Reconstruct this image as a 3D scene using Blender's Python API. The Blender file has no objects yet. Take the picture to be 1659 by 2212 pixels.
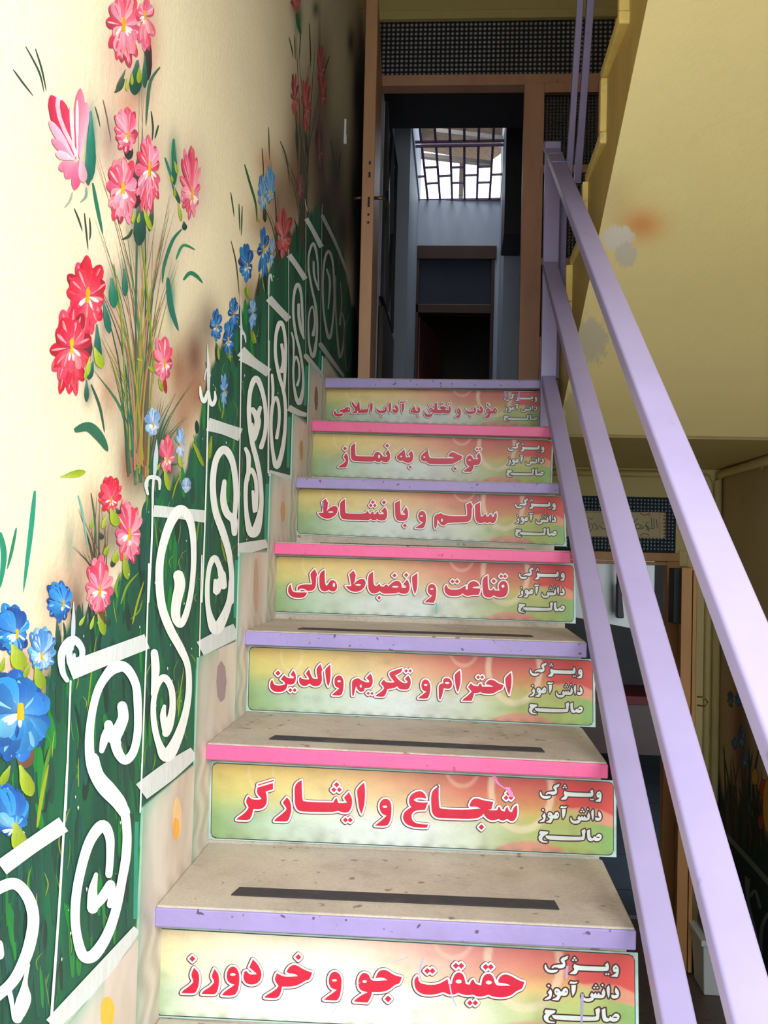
import bpy, bmesh, math, random
import numpy as np
from mathutils import Vector, Matrix
from mathutils.geometry import tessellate_polygon

# ------------------------------------------------------------------ camera, sky, exposure
FPX, YAW, PITCH, ROLL = 2087.99, 0.0734762, 0.0369562, 0.0265790
CAM = np.array([0.477537, -1.578404, 0.595354])
sc = bpy.context.scene
col = sc.collection
def cam_rot():
    cy, sy, cp, sp = math.cos(YAW), math.sin(YAW), math.cos(PITCH), math.sin(PITCH)
    f = np.array([-sy*cp, cy*cp, sp]); r = np.array([cy, sy, 0.]); u = np.cross(r, f)
    cr, sr = math.cos(ROLL), math.sin(ROLL)
    return np.array([cr*r+sr*u, -sr*r+cr*u, f])
CM = cam_rot()
cd = bpy.data.cameras.new('camera'); co = bpy.data.objects.new('camera', cd); col.objects.link(co)
cd.sensor_fit = 'HORIZONTAL'; cd.sensor_width = 36.0; cd.lens = FPX/1659*36.0
cd.clip_start = 0.02
mw = Matrix.Identity(4)
for i in range(3):
    mw[i][0] = CM[0][i]; mw[i][1] = CM[1][i]; mw[i][2] = -CM[2][i]; mw[i][3] = CAM[i]
co.matrix_world = mw
sc.camera = co
w = bpy.data.worlds.new('sky'); sc.world = w; w.use_nodes = True
bg = w.node_tree.nodes['Background']
bg.inputs['Color'].default_value = (0.86, 0.94, 1.0, 1); bg.inputs['Strength'].default_value = 2.9
sd = bpy.data.lights.new('open_doorway_daylight', 'AREA'); so = bpy.data.objects.new('open_doorway_daylight', sd); col.objects.link(so)
sd.energy = 18.5; sd.spread = math.radians(95); sd.size = 1.2; sd.size_y = 1.6; sd.shape = 'RECTANGLE'; sd.color = (1.0, 0.985, 0.96)
so.location = (1.3, -1.85, 1.5)
so.rotation_euler = (Vector((-0.2, -0.55, 0.3))-Vector(so.location)).to_track_quat('-Z', 'Y').to_euler()
kd = bpy.data.lights.new('daylight_over_skylight', 'AREA'); ko = bpy.data.objects.new('daylight_over_skylight', kd); col.objects.link(ko)
kd.energy = 95; kd.size = 1.6; kd.color = (.9, .95, 1.0); ko.location = (.45, 4.9, 5.8)
ko.rotation_euler = (Vector((.45, 5.35, 2.6))-Vector(ko.location)).to_track_quat('-Z', 'Y').to_euler()
sc.view_settings.view_transform = 'Standard'; sc.view_settings.look = 'None'
sc.view_settings.gamma = 1.0; sc.view_settings.use_curve_mapping = False
sc.view_settings.exposure = 0.18
try: sc.cycles.use_denoising = True
except Exception: pass

# ------------------------------------------------------------------ helpers
def lin(c):
    return tuple(((x/255)/12.92 if x/255 <= .04045 else ((x/255+.055)/1.055)**2.4) for x in c)
def ray(x, y):
    return CM.T @ np.array([(x-829.5)/FPX, -(y-1106)/FPX, 1.0])
def at(x, y, ax, v):                       # point of the plane axis=v seen at a photo pixel
    d = ray(x, y); return CAM + d*(v-CAM[ax])/d[ax]
def atp(x, y, n, c):
    d = ray(x, y); n = np.array(n, float); return CAM + d*(c-n@CAM)/(n@d)
def px_of(P):                              # arrays of points -> photo pixels
    d = (P-CAM) @ CM.T; return 829.5+FPX*d[:, 0]/d[:, 2], 1106-FPX*d[:, 1]/d[:, 2]

def mesh_obj(name, verts, faces, mat=None, parent=None, smooth=False, cols=None):
    me = bpy.data.meshes.new(name); me.from_pydata([tuple(v) for v in verts], [], faces); me.update()
    o = bpy.data.objects.new(name, me); col.objects.link(o)
    if mat: me.materials.append(mat)
    if parent: o.parent = parent
    if smooth:
        for p in me.polygons: p.use_smooth = True
    if cols is not None:
        a = me.color_attributes.new('paint', 'FLOAT_COLOR', 'POINT')
        c = np.ones((len(verts), 4), np.float32); c[:, :3] = cols
        a.data.foreach_set('color', c.ravel())
    return o
class MB:
    def __init__(s): s.v = []; s.f = []
    def box(s, a, b):
        x0, y0, z0 = [min(p, q) for p, q in zip(a, b)]; x1, y1, z1 = [max(p, q) for p, q in zip(a, b)]
        return s.hexa([(x0,y0,z0),(x1,y0,z0),(x1,y1,z0),(x0,y1,z0),(x0,y0,z1),(x1,y0,z1),(x1,y1,z1),(x0,y1,z1)])
    def hexa(s, p):
        n = len(s.v); s.v += [tuple(q) for q in p]
        s.f += [tuple(n+i for i in q) for q in ((0,3,2,1),(4,5,6,7),(0,1,5,4),(1,2,6,5),(2,3,7,6),(3,0,4,7))]; return s
    def bar(s, a, b, wx, wz, up=(0, 0, 1)):          # rectangular bar from a to b
        a, b = Vector(a), Vector(b); d = (b-a).normalized(); u = Vector(up)
        x = d.cross(u).normalized(); u = x.cross(d).normalized()
        P = []
        for c in (a, b):
            for i, j in ((-1,-1),(1,-1),(1,1),(-1,1)): P.append(c+x*(wx/2*i)+u*(wz/2*j))
        n = len(s.v); s.v += [tuple(q) for q in P]
        s.f += [tuple(n+i for i in q) for q in ((0,1,2,3),(7,6,5,4),(0,4,5,1),(1,5,6,2),(2,6,7,3),(3,7,4,0))]; return s
    def tube(s, pts, r, n=10):
        pts = [Vector(p) for p in pts]; rings = []
        for i, p in enumerate(pts):
            d = (pts[min(i+1, len(pts)-1)]-pts[max(i-1, 0)]).normalized()
            u = Vector((0, 0, 1)) if abs(d.z) < .9 else Vector((1, 0, 0))
            x = d.cross(u).normalized(); y = x.cross(d)
            k = len(s.v); rings.append(k)
            for j in range(n):
                t = 2*math.pi*j/n; s.v.append(tuple(p+x*(r*math.cos(t))+y*(r*math.sin(t))))
        for a, b in zip(rings, rings[1:]):
            for j in range(n): s.f.append((a+j, a+(j+1) % n, b+(j+1) % n, b+j))
        s.f.append(tuple(rings[0]+j for j in range(n))[::-1]); s.f.append(tuple(rings[-1]+j for j in range(n))); return s
    def quad(s, p):
        n = len(s.v); s.v += [tuple(q) for q in p]; s.f.append(tuple(range(n, n+len(p)))); return s
    def build(s, name, mat, parent=None, bevel=0, smooth=False, seg=2):
        o = mesh_obj(name, s.v, s.f, mat, parent, smooth)
        if bevel:
            m = o.modifiers.new('bevel', 'BEVEL'); m.width = bevel; m.segments = seg; m.limit_method = 'ANGLE'
            for p in o.data.polygons: p.use_smooth = True
            m.harden_normals = True
        return o
def empty(name, loc=(0, 0, 0)):
    o = bpy.data.objects.new(name, None); col.objects.link(o); o.empty_display_size = .1
    o.location = loc; return o
def keep(o, parent):                        # parent without moving
    o.parent = parent; o.matrix_parent_inverse = Matrix.Translation(parent.location).inverted(); return o
def tag(o, label=None, cat=None, group=None, kind=None):
    if label: o['label'] = label
    if cat: o['category'] = cat
    if group: o['group'] = group
    if kind: o['kind'] = kind
    return o
def struct(o): o['kind'] = 'structure'; return o

# ------------------------------------------------------------------ materials
def mat(name, c, rough=.6, metal=0., var=.12, vscale=6., spots=0., sscale=60., scol=(40, 30, 25), sthr=.62,
        bump=.0, bscale=60., vcol=False, stretch=(1, 1, 1), alpha=None, dirt=0., dscale=3., dcol=(90, 75, 55), grain=0.):
    m = bpy.data.materials.new(name); m.use_nodes = True; nt = m.node_tree; N = nt.nodes; Lk = nt.links
    b = N['Principled BSDF']; b.inputs['Roughness'].default_value = rough; b.inputs['Metallic'].default_value = metal
    tc = N.new('ShaderNodeTexCoord'); mp = N.new('ShaderNodeMapping'); mp.inputs['Scale'].default_value = stretch
    Lk.new(tc.outputs['Object'], mp.inputs['Vector'])
    if vcol:
        ca = N.new('ShaderNodeVertexColor'); ca.layer_name = 'paint'; src = ca.outputs['Color']
    else:
        rg = N.new('ShaderNodeRGB'); rg.outputs[0].default_value = (*lin(c), 1); src = rg.outputs[0]
    def noise(scale, det=4, rgh=.6):
        n = N.new('ShaderNodeTexNoise'); n.inputs['Scale'].default_value = scale; n.inputs['Detail'].default_value = det
        n.inputs['Roughness'].default_value = rgh; Lk.new(mp.outputs['Vector'], n.inputs['Vector']); return n.outputs['Fac']
    def ramp(fac, a, bb):
        r = N.new('ShaderNodeMapRange'); r.inputs['From Min'].default_value = a; r.inputs['From Max'].default_value = bb
        Lk.new(fac, r.inputs['Value']); return r.outputs['Result']
    def mix(fac, a, bcol, mode='MIX', k=1.):
        x = N.new('ShaderNodeMix'); x.data_type = 'RGBA'; x.blend_type = mode
        mm = N.new('ShaderNodeMath'); mm.operation = 'MULTIPLY'; mm.inputs[1].default_value = k; mm.use_clamp = True
        Lk.new(fac, mm.inputs[0]); Lk.new(mm.outputs[0], x.inputs[0])
        Lk.new(a, x.inputs[6])
        if isinstance(bcol, tuple): x.inputs[7].default_value = (*bcol, 1)
        else: Lk.new(bcol, x.inputs[7])
        return x.outputs[2]
    if var: src = mix(ramp(noise(vscale, 5), .35, .75), src, (.45, .42, .38), 'MULTIPLY', var*2)
    if dirt: src = mix(ramp(noise(dscale, 8, .7), .52, .72), src, lin(dcol), 'MIX', dirt)
    if grain: src = mix(ramp(noise(bscale*1.7, 3), .4, .65), src, (.5, .48, .44), 'MULTIPLY', grain)
    if spots: src = mix(ramp(noise(sscale, 2, .4), sthr, sthr+.05), src, lin(scol), 'MIX', spots)
    Lk.new(src, b.inputs['Base Color'])
    if bump:
        bp = N.new('ShaderNodeBump'); bp.inputs['Strength'].default_value = bump; bp.inputs['Distance'].default_value = .004
        Lk.new(noise(bscale, 5), bp.inputs['Height']); Lk.new(bp.outputs['Normal'], b.inputs['Normal'])
    return m
M = {}
M['mural'] = mat('mural_plaster', None, .75, vcol=True, var=.10, vscale=2.2, bump=.35, bscale=70, grain=.12)
M['paint'] = mat('mural_brush_paint', None, .6, vcol=True, var=.12, vscale=60, stretch=(1, 1, .35), bump=.25, bscale=120)
M['cream'] = mat('cream_plaster', (232, 219, 170), .7, var=.15, vscale=2.5, bump=.3, bscale=50)
M['yellow'] = mat('yellow_plaster', (222, 204, 138), .65, var=.10, vscale=2., bump=.25, bscale=45)
M['soffit'] = mat('soffit_plaster', None, .65, vcol=True, var=.08, vscale=1.8, bump=.3, bscale=40)
M['string'] = mat('yellow_string_paint', (196, 166, 90), .6, var=.25, vscale=5, bump=.3, bscale=40, stretch=(1, 2, .5))
M['slab'] = mat('yellow_paint_lit_tone', (236, 208, 118), .5, var=.2, vscale=14, bump=.5, bscale=50, spots=.5, sscale=30, sthr=.7, scol=(160, 150, 130))  # lighter than the string: lit look of the slab ends put into the colour
M['stone'] = mat('worn_stone_tread', (198, 186, 170), .55, var=.25, vscale=6, spots=.7, sscale=38, sthr=.68, scol=(92, 78, 62), bump=.15, bscale=90, dirt=.6, dscale=7, dcol=(136, 118, 98), grain=.25)
M['skirt'] = mat('grey_marble_skirting', (230, 220, 208), .5, var=.3, vscale=5, stretch=(1, 1, .4), dirt=.4, dscale=7, dcol=(170, 140, 110), bump=.1, bscale=60)
M['skirtv'] = mat('oversprayed_marble', None, .5, vcol=True, var=.3, vscale=5, stretch=(1, 1, .4), dirt=.35, dscale=7, dcol=(170, 144, 120), bump=.1, bscale=60)
M['lilac'] = mat('lilac_nosing_paint', (154, 138, 190), .45, var=.12, vscale=12, spots=.85, sscale=75, sthr=.69, scol=(70, 45, 70), bump=.3, bscale=70)
M['pink'] = mat('pink_nosing_paint', (228, 92, 144), .4, var=.08, vscale=12, spots=.6, sscale=75, sthr=.71, scol=(130, 50, 70), bump=.3, bscale=60)
M['rail'] = mat('lilac_rail_paint', (160, 149, 190), .38, var=.10, vscale=5, spots=.35, sscale=26, sthr=.74, scol=(80, 70, 110), bump=.12, bscale=25)
M['raildk'] = mat('old_blue_paint_edge', (40, 90, 130), .5)
M['tape'] = mat('black_grit_tape', (58, 54, 56), .9, var=.2, vscale=30, bump=.5, bscale=300, dirt=.4, dscale=14, dcol=(105, 98, 92))
M['wood'] = mat('brown_door_paint', (232, 176, 146), .4, var=.25, vscale=6, stretch=(1, 1, .3), spots=.4, sscale=40, sthr=.72, scol=(90, 50, 40), bump=.2, bscale=60)
M['woodlite'] = mat('tan_door_edge', (222, 168, 126), .45, var=.2, vscale=8, stretch=(1, 1, .25), spots=.7, sscale=26, sthr=.70, scol=(70, 40, 30), bump=.2, bscale=50)
M['orange'] = mat('orange_door_wood', (206, 150, 92), .45, var=.25, vscale=8, stretch=(1, 1, .2))
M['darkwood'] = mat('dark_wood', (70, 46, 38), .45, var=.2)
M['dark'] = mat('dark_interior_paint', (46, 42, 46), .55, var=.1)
M['grey'] = mat('bluish_interior_plaster', (176, 184, 196), .6, var=.12, vscale=9, stretch=(1, 1, .3), bump=.2, bscale=60)
M['metal'] = mat('worn_steel', (140, 130, 120), .35, metal=.8, var=.2)
M['brass'] = mat('dull_brass', (150, 120, 80), .4, metal=.8)
M['bars'] = mat('purple_window_bars', (92, 66, 104), .5, var=.1)
M['white'] = mat('white_board', (222, 226, 224), .5, var=.06)
M['tile'] = mat('blue_grey_floor', (86, 100, 118), .35, var=.15, vscale=5)
M['floor'] = mat('brown_terrazzo_floor', (104, 88, 80), .5, var=.25, vscale=4, spots=.4, sscale=50, sthr=.6, scol=(60, 50, 46), bump=.1, bscale=60)
M['conc'] = mat('concrete', (120, 112, 120), .8, var=.2)
M['ground'] = mat('pale_courtyard_paving', (206, 202, 194), .8, var=.15)
M['straw'] = mat('rough_roof_matting', (176, 150, 124), .9, var=.5, vscale=30, stretch=(1, 3, 1), bump=.8, bscale=90)
M['red'] = mat('dark_red_cloth', (110, 34, 40), .7)
M['vcol'] = mat('flat_print', None, .42, vcol=True, var=.10, vscale=26, dirt=.25, dscale=8, dcol=(110, 110, 80), stretch=(1, 1, 1.6), grain=.08, bscale=120)
M['ink'] = mat('printed_lettering', None, .4, vcol=True, var=.10, vscale=60, stretch=(1, 1, .4))

def glass(name, base, sparkle, scale, rough=.18):
    m = bpy.data.materials.new(name); m.use_nodes = True; nt = m.node_tree; N = nt.nodes; Lk = nt.links
    b = N['Principled BSDF']; b.inputs['Roughness'].default_value = rough
    tc = N.new('ShaderNodeTexCoord'); mp = N.new('ShaderNodeMapping'); mp.inputs['Scale'].default_value = (scale,)*3
    mp.inputs['Rotation'].default_value = (math.radians(90), 0, 0) if 0 else (0, 0, 0)
    Lk.new(tc.outputs['Object'], mp.inputs['Vector'])
    sx = N.new('ShaderNodeSeparateXYZ'); Lk.new(mp.outputs['Vector'], sx.inputs[0])
    def fr(o):
        a = N.new('ShaderNodeMath'); a.operation = 'FRACT'; Lk.new(o, a.inputs[0])
        s = N.new('ShaderNodeMath'); s.operation = 'SUBTRACT'; s.inputs[1].default_value = .5; Lk.new(a.outputs[0], s.inputs[0])
        q = N.new('ShaderNodeMath'); q.operation = 'MULTIPLY'; Lk.new(s.outputs[0], q.inputs[0]); Lk.new(s.outputs[0], q.inputs[1]); return q.outputs[0]
    d = N.new('ShaderNodeMath'); d.operation = 'ADD'; Lk.new(fr(sx.outputs['X']), d.inputs[0]); Lk.new(fr(sx.outputs['Z']), d.inputs[1])
    r = N.new('ShaderNodeMapRange'); r.inputs['From Min'].default_value = .02; r.inputs['From Max'].default_value = .16
    r.inputs['To Min'].default_value = 1; r.inputs['To Max'].default_value = 0
    Lk.new(d.outputs[0], r.inputs['Value'])
    no = N.new('ShaderNodeTexNoise'); no.inputs['Scale'].default_value = 2.; Lk.new(tc.outputs['Object'], no.inputs['Vector'])
    mu = N.new('ShaderNodeMath'); mu.operation = 'MULTIPLY'; Lk.new(r.outputs[0], mu.inputs[0]); Lk.new(no.outputs['Fac'], mu.inputs[1])
    x = N.new('ShaderNodeMix'); x.data_type = 'RGBA'; x.inputs[6].default_value = (*lin(base), 1); x.inputs[7].default_value = (*lin(sparkle), 1)  # sparkle on the glass facets painted into the base colour as pale dots
    Lk.new(mu.outputs[0], x.inputs[0]); Lk.new(x.outputs[2], b.inputs['Base Color'])
    bp = N.new('ShaderNodeBump'); bp.inputs['Strength'].default_value = .9; bp.inputs['Distance'].default_value = .006
    Lk.new(d.outputs[0], bp.inputs['Height']); Lk.new(bp.outputs['Normal'], b.inputs['Normal'])
    return m
M['glassA'] = glass('pressed_pattern_glass', (40, 38, 46), (220, 224, 246), 43)
M['glassB'] = glass('square_pattern_glass', (44, 42, 46), (150, 150, 156), 58)
M['glassC'] = glass('dark_teal_rippled_glass', (40, 58, 70), (54, 74, 88), 60)

# ------------------------------------------------------------------ big structure
YD, ZL = 3.25, 1.2           # door plane, landing height
W = 0.7777                    # stair width
ZF = -1.15                    # lower floor
MURAL_BLOBS = []              # filled below, used for the wall colours

# paint colour field of the mural wall, expressed in drawing (photo) coordinates
GREEN_TOP = [(-400, 1560), (0, 1580), (70, 1540), (110, 1440), (150, 1330), (215, 1285), (262, 1230), (300, 1120), (330, 1030), (395, 1020),
             (430, 900), (455, 780), (500, 690), (540, 640), (585, 560), (620, 500), (660, 455), (700, 440), (735, 520), (760, 640), (790, 760), (900, 900)]
def spray(x, y, rx, ry, c, a): MURAL_BLOBS.append((x, y, rx*1.05, ry*1.05, lin(c), min(.95, a*1.22)))
BR, DB, TE, PK = (150, 92, 62), (84, 56, 48), (30, 120, 95), (150, 100, 100)
for s in [(262, 130, 50, 110, (190, 140, 130), .5), (325, 90, 20, 90, (190, 110, 100), .5), (300, 190, 20, 30, (20, 80, 60), .6), (150, 300, 55, 110, (214, 170, 160), .45),
          (197, 290, 11, 60, TE, .85), (190, 360, 9, 40, TE, .6), (235, 300, 22, 60, (130, 100, 100), .55), (300, 350, 60, 100, (170, 120, 110), .5), (280, 225, 25, 30, (196, 130, 100), .5),
          (300, 500, 18, 55, (30, 80, 62), .85), (410, 395, 34, 90, (180, 140, 130), .55), (375, 350, 10, 50, TE, .8), (345, 560, 40, 90, (150, 132, 120), .5),
          (300, 640, 34, 120, (150, 120, 96), .55), (242, 630, 16, 46, (30, 104, 80), .9), (268, 600, 8, 40, (30, 104, 80), .7), (370, 650, 8, 50, TE, .8), (226, 700, 12, 30, TE, .8), (190, 640, 60, 110, (224, 170, 160), .4),
          (160, 760, 56, 110, (224, 160, 150), .4), (212, 770, 16, 30, (30, 90, 70), .75), (190, 850, 10, 26, (20, 80, 70), .6), (255, 750, 24, 90, (150, 110, 86), .55), (300, 880, 55, 130, (120, 104, 88), .6),
          (232, 850, 18, 50, BR, .5), (330, 780, 30, 60, (170, 120, 96), .5), (385, 800, 20, 60, BR, .7), (420, 770, 26, 70, (110, 66, 50), .85), (430, 850, 30, 50, BR, .7), (395, 900, 24, 60, BR, .6), (450, 700, 24, 60, (110, 90, 80), .6),
          (300, 1010, 34, 60, (70, 60, 50), .8), (275, 1000, 14, 50, BR, .7), (200, 1090, 22, 50, (200, 150, 110), .5), (170, 1230, 40, 90, (190, 150, 130), .5), (205, 1190, 30, 60, (130, 90, 60), .6), (250, 1150, 50, 60, (80, 66, 52), .6),
          (150, 1180, 10, 60, TE, .4), (120, 1290, 34, 60, (190, 130, 104), .6), (165, 1310, 20, 60, (90, 60, 44), .7), (60, 1440, 60, 60, (170, 120, 96), .6), (105, 1520, 14, 90, (50, 70, 44), .8), (35, 1640, 50, 40, (150, 110, 80), .7), (40, 1480, 30, 30, (220, 170, 150), .5),
          (345, 960, 30, 60, (70, 60, 50), .7), (365, 1010, 30, 50, (40, 70, 50), .7), (575, 350, 18, 30, (190, 130, 90), .6), (565, 480, 26, 40, (150, 100, 60), .5), (540, 640, 26, 50, (130, 90, 60), .6), (600, 420, 26, 60, (120, 80, 64), .6), (612, 520, 26, 70, (120, 60, 50), .6),
          (650, 300, 26, 160, (110, 78, 56), .7), (690, 330, 26, 200, (84, 54, 40), .8), (700, 160, 14, 90, (110, 66, 54), .5), (640, 400, 30, 90, (110, 80, 50), .7), (725, 380, 22, 110, (70, 52, 40), .75),
          (770, 200, 12, 150, (20, 20, 26), .95), (764, 420, 14, 120, (16, 18, 34), .95), (758, 90, 7, 30, (20, 24, 26), .8), (740, 500, 30, 90, (40, 34, 26), .8), (700, 450, 20, 50, (60, 36, 30), .8), (790, 560, 20, 200, (16, 16, 20), .9), (560, 980, 10, 300, (30, 60, 40), .0),
          (575, 150, 3, 60, (120, 110, 70), .0), (645, 40, 8, 30, (30, 90, 60), .9), (638, 10, 9, 20, (150, 60, 50), .7), (682, 20, 6, 16, (30, 70, 40), .7), (690, 110, 3, 90, (90, 70, 40), .5)]:
    spray(*s)

def mural_cols(P):
    x, y = px_of(P)
    behind = (P-CAM) @ CM[2] < .15
    x = np.where(behind, -500, x); y = np.where(behind, 1500, y)
    base = np.array(lin((228, 215, 181)))
    c = np.tile(base, (len(P), 1))
    gx = np.array([g[0] for g in GREEN_TOP]); gy = np.array([g[1] for g in GREEN_TOP])
    top = np.interp(x, gx, gy) + 9*np.sin(x*.21)+6*np.sin(x*.53+1)
    sc_ = np.interp(x, [0, 300, 700], [34, 26, 16])
    t = np.clip((y-top)/sc_, 0, 1); t = t*t*(3-2*t)
    st = .5+.28*np.sin(P[:, 1]*61+np.sin(P[:, 2]*6)*2)+.22*np.sin(P[:, 1]*143+P[:, 2]*5)
    g1 = np.array(lin((16, 82, 66))); g2 = np.array(lin((16, 106, 60))); g3 = np.array(lin((12, 58, 48)))
    g = g1*(1-st[:, None])+g2*st[:, None]
    k = (.5+.5*np.sin(P[:, 1]*23+1.3*np.sin(P[:, 2]*9)))[:, None]
    g = g*(1-.6*k)+g3*.6*k
    for (bx, by, rx, ry, cc, a) in MURAL_BLOBS:
        d = ((x-bx)/rx)**2+((y-by)/ry)**2
        q = (a*np.exp(-d*.9))[:, None]; c = c*(1-q)+np.array(cc)*q
    c = c*(1-t[:, None])+g*t[:, None]
    # bare plaster and teal overspray below the fence, next to the steps
    plaster = np.array(lin((226, 214, 190))); teal = np.array(lin((120, 190, 160)))
    ex = np.zeros(len(P))
    for (ya, yb, zt) in ZIG:
        inside = (P[:, 1] >= ya) & (P[:, 1] < yb)
        ex = np.where(inside, zt-P[:, 2], ex)
    q = np.clip(ex/.012, 0, 1)[:, None]
    tt = np.clip(1-ex/.07, 0, 1)[:, None]
    low = plaster*(1-.6*tt)+teal*.6*tt
    c = c*(1-q)+low*q
    return c
ZIG = [(-9, -.41, -.02), (-.41, -.085, -.0), (-.085, .262, .178), (.262, .59, .385), (.59, .92, .585), (.92, 1.24, .79), (1.24, 1.53, .99), (1.53, 1.83, 1.19), (1.83, 2.3, 1.28), (2.3, 9, 1.2)]
def grid_wall(name, x, y0, y1, z0, z1, step, colfn, m, flip=False):
    ny = int((y1-y0)/step)+1; nz = int((z1-z0)/step)+1
    Y, Z = np.meshgrid(np.linspace(y0, y1, ny), np.linspace(z0, z1, nz), indexing='ij')
    P = np.stack([np.full(Y.size, x), Y.ravel(), Z.ravel()], 1)
    i = (np.arange(ny-1)[:, None]*nz+np.arange(nz-1)[None]).ravel()
    F = np.stack([i, i+nz, i+nz+1, i+1], 1)
    if flip: F = F[:, ::-1]
    me = bpy.data.meshes.new(name); me.vertices.add(len(P)); me.vertices.foreach_set('co', P.astype(np.float32).ravel())
    me.loops.add(F.size); me.loops.foreach_set('vertex_index', F.astype(np.int32).ravel())
    me.polygons.add(len(F)); me.polygons.foreach_set('loop_start', np.arange(0, F.size, 4, dtype=np.int32))
    me.polygons.foreach_set('loop_total', np.full(len(F), 4, np.int32)); me.update(calc_edges=True)
    a = me.color_attributes.new('paint', 'FLOAT_COLOR', 'POINT'); cc = np.ones((len(P), 4), np.float32); cc[:, :3] = colfn(P)
    a.data.foreach_set('color', cc.ravel()); me.materials.append(m)
    o = bpy.data.objects.new(name, me); col.objects.link(o); return o

ZC = 3.75
wl = struct(grid_wall('wall_left', 0.0, -1.0, YD, ZF, ZC, .0085, mural_cols, M['mural']))
mb = MB(); mb.box((-.12, -1.0, ZF), (-.004, YD+.05, ZC)); o = mb.build('wall_core', M['cream'], wl)
# right wall, lower corridor side (with its own mural), ceiling, floor
def right_cols(P):
    Y, Z = P[:, 1], P[:, 2]
    c = np.tile(np.array(lin((200, 178, 126))), (len(P), 1))
    g = np.clip((-.42+.05*np.sin(Y*30)-Z)/.08, 0, 1)[:, None]
    br = np.exp(-(((Y-2.86)/.1)**2+((Z+.12)/.3)**2))[:, None]*.7
    c = c*(1-br)+np.array(lin((150, 84, 60)))*br
    for (yy, zz, ry, rz, cc, a) in [(2.78, -.30, .12, .22, (70, 50, 40), .8), (2.6, -.36, .10, .18, (150, 96, 96), .6), (2.43, -.42, .05, .2, (190, 140, 50), .9)]:
        q = a*np.exp(-(((Y-yy)/ry)**2+((Z-zz)/rz)**2))[:, None]; c = c*(1-q)+np.array(lin(cc))*q
    return c*(1-g)+np.array(lin((14, 44, 38)))*g
wr = struct(grid_wall('wall_right', 1.76, -1.0, YD, ZF, ZC, .02, right_cols, M['mural'], True))
mb = MB(); mb.box((1.764, -1.0, ZF), (1.88, YD+.05, ZC)); mb.build('wall_core', M['yellow'], wr)
mb = MB(); mb.box((-.12, -1.1, ZC), (1.88, YD+.14, ZC+.12)); mb.box((-.12, -1.12, 2.35), (1.88, -1.0, ZC)); ce = struct(mb.build('ceiling', M['cream']))  # second box: unseen lintel added to narrow the daylight opening
mb = MB(); mb.box((-.12, -1.5, ZF-.12), (1.88, 3.2, ZF)); fl = struct(mb.build('floor', M['floor']))
mb = MB(); mb.box((-3, -9, ZF-.16), (5, -1.5, ZF-.01)); o = mb.build('floor_outside', M['ground']); struct(o); o.name = 'floor_courtyard'
# wall above the upper door and around it (plane YD)
def zx(x, y, Y=YD): return at(x, y, 1, Y)
xr = 1.1705
mb = MB()
mb.box((-.12, YD, 3.30), (1.88, YD+.12, ZC)); mb.box((-.12, YD, ZL-.2), (.03, YD+.12, 3.30)); mb.box((xr+.05, YD, ZL-.2), (1.88, YD+.12, 3.30))
wb = struct(mb.build('wall_back', M['yellow']))
# landing and lower back wall (door opening 0.55..1.58)
YB = 3.2
mb = MB(); mb.box((0, 1.95, 1.015), (1.76, YD+.12, ZL-.03)); lnd = struct(mb.build('landing', M['yellow'])); lnd.name = 'floor_landing'
mb = MB(); mb.box((-.12, YB, .895), (1.76, YB+.045, 1.02)); mb.box((1.60, YB, ZF), (1.76, YB+.045, .9)); mb.box((-.12, YB, ZF), (.62, YB+.045, .9))
wbl = struct(mb.build('wall_back_lower', M['yellow']))

# ------------------------------------------------------------------ mural brush work
CROP = {'P': (0, 0, 1.), 'A': (0, 0, 1.9988), 'B': (0, 700, 2.765), 'C': (0, 1200, 2.765), 'D': (0, 1650, 2.765), 'E': (420, 300, 3.6875), 'F': (560, 0, 4.81)}
class Paint:                                 # flat strokes on a plane, stacked in painter's order
    def __init__(s, tow, step=1.2e-5, base=2.5e-4):
        s.v = []; s.f = []; s.c = []; s.tow = tow; s.boxes = []; s.step = step; s.base = base; s.grid = {}
    def add(s, poly, c, faces=None, nn=0):         # poly in drawing px
        xs = [p[0] for p in poly]; ys = [p[1] for p in poly]
        x0, x1, y0, y1 = min(xs), max(xs), min(ys), max(ys)
        if any(not math.isfinite(t) for t in (x0, x1, y0, y1)): return
        cells = [(i, j) for i in range(int(x0//40), int(x1//40)+1) for j in range(int(y0//40), int(y1//40)+1)]
        lv = 0
        for k in cells:
            for (a, b, c0, d, l) in s.grid.get(k, ()):
                if a < x1 and b > x0 and c0 < y1 and d > y0 and l > lv: lv = l
        lv += 1
        for k in cells: s.grid.setdefault(k, []).append((x0, x1, y0, y1, lv))
        n = len(s.v); off = s.base+lv*s.step
        for j, (x, y) in enumerate(poly): s.v.append(s.tow(x, y, off+(j % (nn or 1))*3e-7)); s.c.append(lin(c[j]) if isinstance(c, list) else lin(c))
        if faces is None:
            faces = [tuple(t) for t in tessellate_polygon([[Vector((x, y, 0)) for x, y in poly]])]
        s.f += [tuple(n+i for i in t) for t in faces]
    def build(s, name, m, parent):
        o = mesh_obj(name, s.v, s.f, m, parent, cols=np.array(s.c, np.float32)); return o
def towall(x, y, off):
    p = at(x, y, 0, 0.0); return (off, p[1], p[2])
def crs(pts, n=6):
    if len(pts) < 3: return pts
    P = [pts[0]]+list(pts)+[pts[-1]]; out = []
    for i in range(1, len(P)-2):
        p0, p1, p2, p3 = [np.array(q, float) for q in P[i-1:i+3]]
        for k in range(n):
            t = k/n; out.append(tuple(.5*((2*p1)+(-p0+p2)*t+(2*p0-5*p1+4*p2-p3)*t*t+(-p0+3*p1-3*p2+p3)*t**3)))
    out.append(tuple(pts[-1])); return out
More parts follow.
